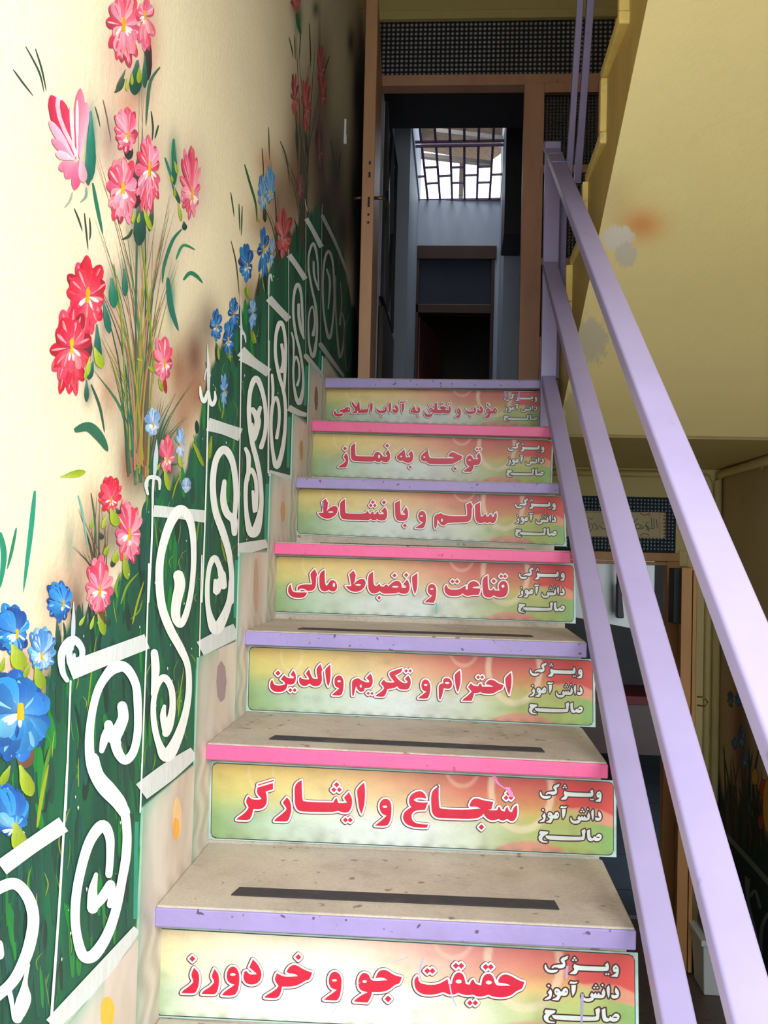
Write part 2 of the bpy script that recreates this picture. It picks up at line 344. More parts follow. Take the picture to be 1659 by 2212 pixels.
def stroke(pt, pts, w, c, crop='P', taper=0, n=6, asp=1.0, flat=False):
    ox, oy, s = CROP[crop]
    if not isinstance(w, (list, tuple)): w = [w]*len(pts)
    q = [(ox+x/s, oy+y/s, ww/s) for (x, y), ww in zip(pts, w)]
    q = crs(q, n)
    L, R = [], []; N = len(q)
    for i, (x, y, ww) in enumerate(q):
        a = q[max(i-1, 0)]; b = q[min(i+1, N-1)]; dx, dy = b[0]-a[0], b[1]-a[1]; l = math.hypot(dx, dy) or 1
        t = i/(N-1)
        k = 1.
        if taper == 1: k = max(.04, math.sin(math.pi*min(1, t*.92+.08))**.7)
        elif taper == 2: k = max(.04, 1-t)
        elif taper == 3: k = max(.04, t)
        h = ww/2*k; nx, ny = -dy/l*asp, dx/l
        L.append((x+nx*h, y+ny*h)); R.append((x-nx*h, y-ny*h))
    cap = []
    if not taper and not flat:                # round ends
        def arc(cx, cy, h, ang):
            return [(cx+h*asp*math.cos(ang+k), cy+h*math.sin(ang+k)) for k in (-.9, -.45, 0, .45, .9)]
        e = math.atan2(q[-1][1]-q[-2][1], q[-1][0]-q[-2][0]); b = math.atan2(q[0][1]-q[1][1], q[0][0]-q[1][0])
        ca = arc(q[-1][0], q[-1][1], q[-1][2]/2, e); cb = arc(q[0][0], q[0][1], q[0][2]/2, b)
    else: ca = cb = []
    poly = L+R; F = [(i, i+1, N+i+1, N+i) for i in range(N-1)]
    if ca:
        k = len(poly); poly = poly+ca[::-1]+cb[::-1]
        F.append((N-1,)+tuple(range(k, k+5))+(2*N-1,)); F.append((N,)+tuple(range(k+5, k+10))+(0,))
    pt.add(poly, c, F, N)
rnd = random.Random(7)
PINK = [(232, 92, 122), (240, 140, 160), (222, 66, 96), (246, 170, 184)]
ROSE = [(216, 40, 66), (232, 70, 92), (200, 30, 56), (240, 120, 130)]
BLUE = [(24, 96, 176), (40, 130, 206), (16, 74, 150), (96, 176, 226)]
LBLU = [(90, 160, 216), (140, 190, 230), (70, 130, 200), (190, 214, 240)]
PALE = [(150, 186, 222), (176, 204, 232), (120, 160, 206), (210, 224, 240)]
DIMP = [(190, 74, 72), (206, 96, 96), (150, 50, 50), (214, 120, 116)]
def petal(pt, bx, by, tx, ty, w, c, asp):
    dx, dy = tx-bx, ty-by; l = math.hypot(dx, dy) or 1; nx, ny = -dy/l, dx/l
    prof = [(0, .16), (.2, .42), (.45, .86), (.7, 1.), (.88, .72), (.97, .32)]
    L = [(bx+dx*t+nx*w*k*asp/2, by+dy*t+ny*w*k/2) for t, k in prof]
    R = [(bx+dx*t-nx*w*k*asp/2, by+dy*t-ny*w*k/2) for t, k in prof]
    poly = L+[(tx, ty)]+R[::-1]; n = len(prof)
    F = [(i, i+1, 2*n-1-i, 2*n-i) for i in range(n-1)]+[(n-1, n, n+1)]
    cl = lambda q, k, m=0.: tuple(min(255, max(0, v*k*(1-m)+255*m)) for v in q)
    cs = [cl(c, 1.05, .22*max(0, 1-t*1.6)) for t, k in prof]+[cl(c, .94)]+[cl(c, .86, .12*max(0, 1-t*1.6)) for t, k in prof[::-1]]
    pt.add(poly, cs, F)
def flower(pt, x0, y0, x1, y1, pal, eye=None, n=11, seed=0, eyec=(226, 170, 24), white=True, gap=None):
    r = random.Random(seed+int(x0*7+y0)); cx, cy = (x0+x1)/2, (y0+y1)/2; rx, ry = (x1-x0)/2, (y1-y0)/2
    ex, ey = eye or (cx, cy+ry*.2); asp = min(1.0, rx/ry*1.2)
    S = math.sqrt(rx*ry)
    def pet(a, rad, wd, c, start=.04):
        tx, ty = cx+rx*rad*math.cos(a), cy+ry*rad*math.sin(a)
        bx, by = ex+(tx-ex)*start, ey+(ty-ey)*start
        c = tuple(min(255, max(0, q*r.uniform(.93, 1.06))) for q in c)
        petal(pt, bx, by, tx, ty, wd, c, asp)
        hi = tuple(min(255, v*.8+255*.16) for v in pal[3])
        for _ in range(2):
            if r.random() < .7:
                q = r.uniform(-.22, .22)*wd
                petal(pt, bx+(tx-bx)*r.uniform(.1, .35)+q*asp*.3, by+(ty-by)*r.uniform(.1, .35), bx+(tx-bx)*.9+q*asp, by+(ty-by)*.9, wd*r.uniform(.10, .24), hi if r.random() < .45 else pal[r.choice([1, 2])], asp)
    m = n
    dk = tuple(v*.86 for v in pal[2])
    for k in range(m):                       # outer ring, long pointed petals
        a = 2*math.pi*(k+.5*r.random())/m
        up = max(0, -math.sin(a)); pet(a, r.uniform(.86, 1.06)-(.0 if up else .05), S*r.uniform(.62, .85)*(1.15 if up > .6 else .9)*9/n, pal[(k*2) % 3] if r.random() < .8 else dk)
    for k in range(max(4, m//2)):            # lower rows of short rounded petals
        a = math.pi*(.12+.76*(k+.3*r.random())/max(4, m//2-1)); pet(a, r.uniform(.66, .84), S*r.uniform(.5, .68), pal[r.choice([0, 1, 1])], .1)
    for k in range(3+(n > 8)*2):             # tall inner petals standing above the eye
        a = -math.pi*(.22+.56*(k+.4*r.random())/(2+(n > 8)*2)); pet(a, r.uniform(.72, .98), S*r.uniform(.5, .8), pal[r.choice([0, 1, 2])], .1)
    for k in range(3):
        a = math.pi*(.2+.6*k/2); pet(a, r.uniform(.4, .55), S*r.uniform(.4, .5), pal[r.choice([1, 3])], .12)
    if white:
        for k in range(5):
            a = r.uniform(.2, 2.9); petal(pt, ex, ey, ex+rx*.55*math.cos(a), ey+ry*.3*math.sin(a), ry*.09, (250, 226, 224) if pal is not BLUE else (206, 226, 240), asp)
    if eyec and eye:
        for k in range(4):
            h = ry*.13; stroke(pt, [(ex+r.uniform(-.2, .2)*h, ey-h+r.uniform(-.3, .3)*h), (ex+r.uniform(-.3, .3)*h, ey+h*.8)], h*.75, tuple(int(v*r.uniform(.88, 1.05)) for v in eyec), asp=asp)

# -- grass and leaves
gp = Paint(towall)
def gtop(x): return float(np.interp(x, [g[0] for g in GREEN_TOP], [g[1] for g in GREEN_TOP]))
def gbot(x):
    return float(np.interp(x, [-60, 108, 300, 301, 425, 426, 512, 513, 580, 581, 625, 626, 662, 663, 692, 780], [2330, 2205, 2000, 1740, 1625, 1400, 1340, 1190, 1175, 1022, 1020, 880, 885, 780, 790, 830]))
GC = [(12, 78, 62), (12, 118, 50), (14, 66, 52), (14, 128, 48), (20, 84, 74), (8, 52, 42), (16, 84, 60), (14, 74, 64), (16, 70, 58)]
for k in range(430):
    x = rnd.random()**1.15*740; t, b = gtop(x), gbot(x)
    if b < t+30: continue
    y1 = rnd.uniform(t+5, b-5); sc_ = np.interp(x, [0, 300, 760], [1, .7, .3])
    h = rnd.uniform(60, 190)*sc_; y0 = max(y1-h, t-12*sc_); lean = rnd.uniform(-18, 18)*sc_
    stroke(gp, [(x, y1), (x+lean*.3, (y0+y1)/2), (x+lean, y0)], rnd.uniform(5, 24)*sc_, GC[rnd.randrange(len(GC))] if x < 560 else GC[rnd.choice([0, 2, 4, 5])], taper=1, n=4, asp=.8)
# bouquet stems
def stems(base, tips, cols, w=3, sp=14):
    for (tx, ty) in tips:
        for k in range(3):
            bx = base[0]+rnd.uniform(-sp, sp); by = base[1]+rnd.uniform(-30, 30)
            mx = bx+(tx-bx)*.25+rnd.uniform(-6, 6); my = by+(ty-by)*.55
            x = tx+rnd.uniform(-1, 1)*sp*.5
            stroke(gp, [(bx, by), (mx, my), (x, ty)], rnd.uniform(.6, 1.3)*w, rnd.choice(cols), taper=2, n=5)
SC = [(20, 110, 84), (60, 120, 70), (150, 140, 50), (120, 80, 56), (40, 84, 64), (170, 120, 90), (60, 90, 70)]
stems((305, 1020), [(203, 330), (205, 470), (255, 520), (270, 480), (303, 200), (305, 520), (330, 470), (345, 560), (372, 420), (372, 450), (350, 640), (380, 560), (235, 600)], SC, 4, 16)
stems((285, 1000), [(215, 720), (200, 800), (240, 780), (190, 560), (260, 700)], SC, 4, 12)
stems((330, 1040), [(350, 860), (360, 930), (380, 850), (400, 900), (420, 820), (395, 1000)], [(20, 100, 60), (30, 84, 60), (110, 76, 50)], 3.5, 10)
stems((215, 1330), [(195, 1140), (215, 1060), (180, 1190), (160, 1180), (170, 1100), (230, 1130)], [(40, 80, 60), (60, 60, 44), (100, 70, 50)], 4, 12)
stems((125, 1560), [(130, 1340), (118, 1400), (140, 1400)], [(20, 70, 56), (40, 66, 44)], 5, 6)
stems((600, 560), [(555, 420), (540, 540), (575, 560), (600, 420), (585, 340)], [(40, 70, 40), (70, 60, 36)], 2, 5)
stems((655, 520), [(640, 60), (632, 190), (662, 240), (650, 330), (680, 60), (690, 200), (640, 300), (610, 320), (672, 380)], [(30, 74, 44), (60, 58, 34), (90, 50, 36), (70, 66, 40)], 2.2, 7)
stems((705, 560), [(690, 280), (700, 380), (718, 330), (730, 330), (726, 420), (690, 330)], [(36, 50, 30), (50, 36, 24), (26, 40, 30)], 2, 7)
# single dark blades above the flowers
TD = (40, 104, 84); DK = (46, 66, 54)
for (p, w_, c) in [([(55, 100), (84, 155), (95, 200)], 4, DK), ([(76, 105), (90, 150), (100, 198)], 4, DK), ([(28, 150), (50, 180), (72, 208)], 4, DK), ([(345, 145), (325, 175), (318, 225), (315, 272)], 7, (60, 100, 80)),
                   ([(326, 240), (330, 275), (328, 305)], 4, DK), ([(342, 270), (338, 285), (334, 300)], 4, DK), ([(222, 215), (230, 250), (240, 308)], 3, (110, 90, 84)), ([(205, 230), (212, 255), (216, 275)], 3, DK),
                   ([(375, 300), (375, 340), (382, 375)], 9, TE), ([(356, 340), (366, 370), (376, 400)], 6, TE), ([(392, 495), (372, 520), (355, 570), (350, 612)], 7, (26, 110, 84)), ([(380, 560), (395, 530), (422, 540)], 6, (40, 130, 90)),
                   ([(396, 605), (410, 590), (425, 597), (438, 612)], 9, (34, 120, 84)), ([(362, 600), (368, 660), (385, 715)], 12, (30, 108, 90)), ([(200, 395), (210, 450), (222, 508)], 8, (30, 110, 84)), ([(160, 450), (170, 475), (178, 500)], 4, DK), ([(182, 460), (186, 500), (190, 540)], 4, DK), ([(193, 470), (195, 500), (193, 520)], 4, DK),
                   ([(156, 415), (150, 435), (138, 450)], 5, (150, 160, 140)), ([(186, 405), (185, 425), (172, 438)], 6, (120, 150, 130)), ([(285, 495), (278, 510), (262, 518)], 7, (50, 70, 50)), ([(268, 170), (260, 190), (246, 200)], 8, (50, 80, 56)),
                   ([(160, 930), (190, 922), (215, 945), (232, 975)], 22, (40, 100, 74)), ([(196, 830), (215, 880), (225, 935)], 5, (40, 84, 66)), ([(75, 1060), (66, 1150), (50, 1280)], 11, (30, 140, 110)), ([(35, 1140), (25, 1190), (15, 1230)], 7, (30, 120, 90)), ([(0, 1150), (8, 1200), (0, 1270)], 13, (30, 130, 100)),
                   ([(168, 1070), (178, 1110), (190, 1190)], 5, (110, 170, 150)), ([(196, 1065), (204, 1120), (208, 1190)], 4, (50, 100, 70)), ([(528, 355), (538, 390), (552, 440), (555, 480)], 5, (40, 90, 50)), ([(498, 415), (502, 440), (506, 470)], 3, (50, 80, 40)), ([(516, 440), (517, 470), (518, 500)], 3, (40, 80, 40)), ([(523, 445), (522, 480), (521, 510)], 3, (40, 80, 40)),
                   ([(499, 520), (510, 570), (517, 640)], 3, (70, 70, 34)), ([(580, 275), (581, 310), (582, 345)], 2.5, (50, 60, 30)), ([(566, 320), (568, 350), (570, 390)], 2.5, (60, 60, 30)), ([(624, 80), (630, 105), (633, 125)], 2.5, (40, 50, 30)), ([(636, 75), (637, 100), (638, 130)], 2, (50, 60, 30)), ([(650, 60), (648, 95), (646, 130)], 2, (60, 60, 30)),
                   ([(668, 50), (670, 100), (671, 145)], 2.5, (60, 40, 24)), ([(712, 120), (700, 155), (692, 185)], 3, (60, 40, 24)), ([(605, 305), (618, 340), (626, 400)], 3, (80, 74, 50)), ([(714, 300), (720, 340), (727, 390)], 3, (30, 56, 36)), ([(736, 330), (732, 360), (730, 400)], 3, (30, 50, 36)), ([(640, 28), (645, 55), (650, 75)], 8, (30, 110, 66))]:
    stroke(gp, p, w_, c, taper=1)
# yellow-green blades in the grass
for (p, w_, c) in [([(245, 570), (262, 700), (272, 900)], 3, 'P'), ([(610, 1050), (628, 1200), (655, 1500), (660, 1659)], 8, 'A'), ([(1150, 710), (1180, 770), (1210, 850)], 22, 'B'), ([(1080, 890), (1045, 970), (1025, 1050)], 9, 'B'), ([(870, 1130), (880, 1020), (878, 960)], 8, 'B'),
                   ([(1390, 760), (1400, 670), (1400, 590)], 10, 'B'), ([(1260, 670), (1245, 760), (1240, 830)], 12, 'B'), ([(940, 1340), (930, 1240), (920, 1150)], 9, 'B'), ([(1170, 1310), (1180, 1230), (1195, 1140)], 12, 'B'), ([(1350, 1420), (1330, 1340), (1320, 1270)], 12, 'B'),
                   ([(720, 290), (760, 180), (830, 100)], 12, 'C'), ([(790, 410), (820, 280), (860, 150)], 12, 'C'), ([(520, 930), (545, 700), (575, 480)], 9, 'C'), ([(700, 250), (690, 180), (720, 100)], 12, 'C'), ([(235, 1521), (265, 1300), (300, 1130)], 22, 'C'), ([(220, 380), (250, 180), (290, 0)], 22, 'D'), ([(1065, 960), (1075, 820), (1100, 660)], 8, 'C'), ([(780, 380), (830, 330), (850, 260)], 8, 'C'),
                   ([(1385, 200), (1370, 150), (1365, 80)], 14, 'B'), ([(560, 1220), (545, 1150), (540, 1080)], 9, 'E'), ([(430, 1280), (410, 1230), (405, 1180)], 22, 'E'), ([(540, 640), (560, 620), (585, 650)], 10, 'E'), ([(190, 1750), (175, 1690), (170, 1640)], 26, 'E'), ([(290, 1770), (260, 1710), (250, 1650)], 18, 'E'), ([(475, 1630), (460, 1580), (450, 1500)], 22, 'E'), ([(215, 2180), (195, 2120), (200, 2060)], 14, 'E')]:
    stroke(gp, p, w_, rnd.choice([(150, 160, 30), (120, 150, 34), (90, 140, 40)]), c, taper=1)
for k in range(90):
    x = rnd.uniform(60, 560); t, b = gtop(x), gbot(x); s_ = np.interp(x, [0, 560], [1, .45])
    if b < t+50: continue
    y = rnd.uniform(t+20, b-10); l = rnd.uniform(30, 90)*s_
    stroke(gp, [(x, y), (x+rnd.uniform(-6, 6), y-l/2), (x+rnd.uniform(-12, 12), y-l)], rnd.uniform(1.5, 3.5)*s_, rnd.choice([(110, 150, 40), (70, 140, 50), (140, 156, 40)]), taper=1, n=4)
for (x, ya, yb_, w_) in ((293, 1775, 1985, 9), (424, 1445, 1600, 9), (509, 1210, 1335, 8), (575, 1045, 1165, 7), (623, 900, 1010, 6), (660, 790, 876, 6), (690, 757, 803, 5)):
    stroke(gp, [(x+2, ya), (x, (ya+yb_)/2), (x-1, yb_)], w_, (40, 150, 124), flat=True)
o = gp.build('painted_grass', M['paint'], wl)
# -- flowers
fp = Paint(towall, base=9e-4)
fl_ = [(229, -30, 308, 152, PINK, (264, 55)), (290, -10, 335, 122, PINK, (311, 34)), (243, 224, 298, 335, PINK, (274, 293)), (288, 285, 348, 475, PINK, (322, 367)), (226, 328, 300, 495, PINK, (263, 407)),
       (384, 308, 434, 480, PINK, (414, 420)), (138, 552, 231, 742, ROSE, (188, 640)), (107, 663, 196, 866, ROSE, (152, 750)), (327, 722, 372, 832, PINK, (354, 786)), (210, 1024, 262, 1112, ROSE, (238, 1080)),
       (244, 1076, 308, 1228, PINK, (278, 1156)), (180, 1200, 244, 1338, PINK, (213, 1276)), (341, 935, 377, 1030, PINK, (360, 992)),
       (95, 1248, 154, 1347, BLUE, (135, 1305)), (-22, 1298, 64, 1424, BLUE, (34, 1370)), (58, 1350, 120, 1458, LBLU, (87, 1418)), (-60, 1450, 110, 1662, BLUE, (42, 1540)), (-40, 1688, 62, 1800, BLUE, (28, 1790)),
       (310, 876, 346, 948, PALE, (329, 918)), (377, 915, 400, 1003, PALE, (388, 961)), (390, 1030, 413, 1066, PALE, None), (473, 803, 492, 885, LBLU, (483, 845)),
       (453, 663, 480, 742, BLUE, (466, 708)), (480, 690, 508, 776, BLUE, (492, 736)), (492, 636, 516, 718, BLUE, (504, 680)), (534, 643, 555, 715, LBLU, (545, 676)), (514, 523, 548, 612, BLUE, (533, 577)), (555, 487, 584, 608, BLUE, (568, 540)), (579, 512, 593, 582, LBLU, (587, 550)),
       (555, 373, 577, 460, LBLU, (567, 428)), (570, 353, 594, 446, LBLU, (583, 420)), (592, 445, 632, 562, DIMP, None), (627, 150, 645, 262, DIMP, None), (650, 158, 673, 290, DIMP, None), (683, 90, 702, 200, DIMP, None), (690, 170, 705, 235, DIMP, None), (627, -10, 650, 20, DIMP, None), (680, 260, 698, 380, [(110, 50, 50), (130, 60, 60), (80, 34, 34), (140, 80, 80)], None), (640, 370, 655, 440, [(150, 80, 76), (140, 70, 66), (110, 56, 50), (160, 96, 90)], None)]
for (a, b, w_, c) in [((296, 130), (290, 205), 34, (24, 74, 58)), ((320, 60), (318, 175), 22, (50, 40, 44)), ((270, 150), (250, 200), 12, (60, 84, 62)), ((312, 120), (312, 190), 14, (24, 90, 66)), ((195, 240), (196, 390), 26, (20, 112, 92)), ((186, 330), (190, 400), 16, (24, 100, 84)),
                      ((300, 330), (292, 450), 34, (70, 36, 44)), ((276, 300), (278, 345), 24, (40, 50, 46)), ((303, 440), (300, 530), 34, (20, 72, 58)), ((330, 440), (322, 500), 14, (30, 80, 50)), ((376, 310), (376, 400), 14, (20, 96, 72)), ((370, 395), (388, 440), 10, (30, 80, 54)), ((396, 478), (399, 497), 14, (20, 60, 50)),
                      ((240, 600), (246, 665), 24, (22, 110, 86)), ((222, 650), (236, 720), 18, (20, 100, 84)), ((268, 580), (270, 640), 16, (26, 104, 80)), ((180, 690), (184, 780), 40, (96, 50, 60)), ((208, 700), (212, 790), 20, (20, 90, 76)), ((200, 780), (190, 820), 18, (20, 84, 74)), ((186, 820), (186, 868), 12, (24, 90, 74)),
                      ((352, 800), (358, 850), 10, (170, 30, 50)), ((250, 1098), (262, 1120), 16, (30, 50, 40)), ((215, 1150), (220, 1165), 14, (34, 60, 46)), ((250, 1200), (240, 1225), 14, (40, 66, 40)), ((225, 1330), (236, 1352), 14, (30, 66, 40)), ((122, 1340), (126, 1400), 14, (26, 70, 60)), ((60, 1590), (50, 1660), 50, (110, 80, 56)), ((90, 1460), (60, 1500), 30, (60, 84, 60)), ((40, 1400), (36, 1450), 40, (150, 110, 90)), ((570, 440), (572, 480), 10, (40, 50, 30)), ((560, 590), (556, 640), 8, (60, 50, 30)), ((466, 740), (470, 780), 12, (30, 50, 34)), ((640, 255), (642, 330), 8, (30, 60, 44)), ((660, 280), (664, 340), 7, (30, 50, 36))]:
    petal(fp, *a, *b, w_, c, .8)
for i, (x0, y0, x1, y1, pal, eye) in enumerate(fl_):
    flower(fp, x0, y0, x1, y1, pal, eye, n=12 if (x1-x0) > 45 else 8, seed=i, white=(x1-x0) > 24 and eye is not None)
# the tall open bud on the left is all upright petals
for (a, b, w_, c) in [((160, 345), (108, 205), 44, (206, 40, 76)), ((165, 340), (122, 208), 34, (240, 190, 206)), ((168, 330), (130, 215), 26, (214, 52, 84)), ((168, 335), (172, 190), 30, (226, 120, 150)), ((170, 340), (186, 220), 26, (236, 150, 174)), ((160, 345), (104, 260), 22, (240, 170, 190)), ((158, 345), (110, 300), 20, (232, 130, 160)),
                      ((158, 345), (118, 330), 20, (244, 180, 196)), ((160, 350), (125, 365), 24, (228, 120, 150)), ((165, 350), (140, 385), 26, (232, 110, 146)), ((170, 345), (160, 410), 26, (222, 90, 130)), ((172, 340), (180, 395), 24, (240, 160, 176)), ((160, 340), (150, 230), 10, (250, 226, 232)), ((165, 340), (165, 215), 8, (252, 236, 236))]:
    petal(fp, *a, *b, w_, c, .8)
LG = [(150, 172, 34), (134, 160, 30), (164, 184, 48)]
for (a, b, w_) in [((300, 145), (299, 180), 13), ((284, 158), (284, 184), 8), ((274, 168), (273, 197), 8), ((287, 458), (285, 482), 8), ((300, 460), (297, 482), 8), ((307, 448), (326, 498), 12), ((376, 348), (383, 376), 8), ((369, 378), (372, 394), 7), ((375, 405), (378, 425), 7), ((384, 438), (391, 478), 8),
                   ((202, 750), (220, 795), 22), ((192, 770), (186, 812), 12), ((184, 795), (182, 820), 8), ((294, 775), (306, 778), 8), ((318, 792), (334, 800), 12), ((341, 818), (351, 845), 10), ((353, 1010), (364, 1060), 14), ((382, 978), (391, 1010), 10), ((416, 955), (439, 1008), 10), ((457, 942), (452, 992), 7), ((345, 1000), (338, 1016), 7), ((130, 1030), (184, 1019), 16),
                   ((236, 1098), (252, 1136), 24), ((228, 1112), (220, 1142), 10), ((200, 1122), (194, 1142), 9), ((234, 1176), (224, 1200), 12), ((252, 1188), (246, 1216), 18), ((266, 1196), (274, 1252), 18), ((24, 1392), (46, 1446), 40), ((62, 1430), (50, 1464), 14), ((74, 1438), (90, 1488), 28), ((20, 1654), (0, 1696), 20), ((40, 1652), (66, 1720), 34), ((30, 1776), (44, 1842), 40), ((8, 1420), (0, 1452), 12),
                   ((182, 1330), (170, 1352), 9), ((202, 1330), (194, 1360), 9), ((210, 1326), (224, 1372), 17), ((470, 745), (472, 778), 6), ((494, 750), (497, 782), 5), ((556, 470), (560, 480), 4), ((483, 880), (478, 905), 4), ((463, 835), (466, 845), 4), ((533, 612), (536, 640), 7), ((546, 715), (552, 742), 6)]:
    petal(fp, *a, *b, w_, rnd.choice(LG), .9)
fp.build('painted_flowers', M['paint'], wl)
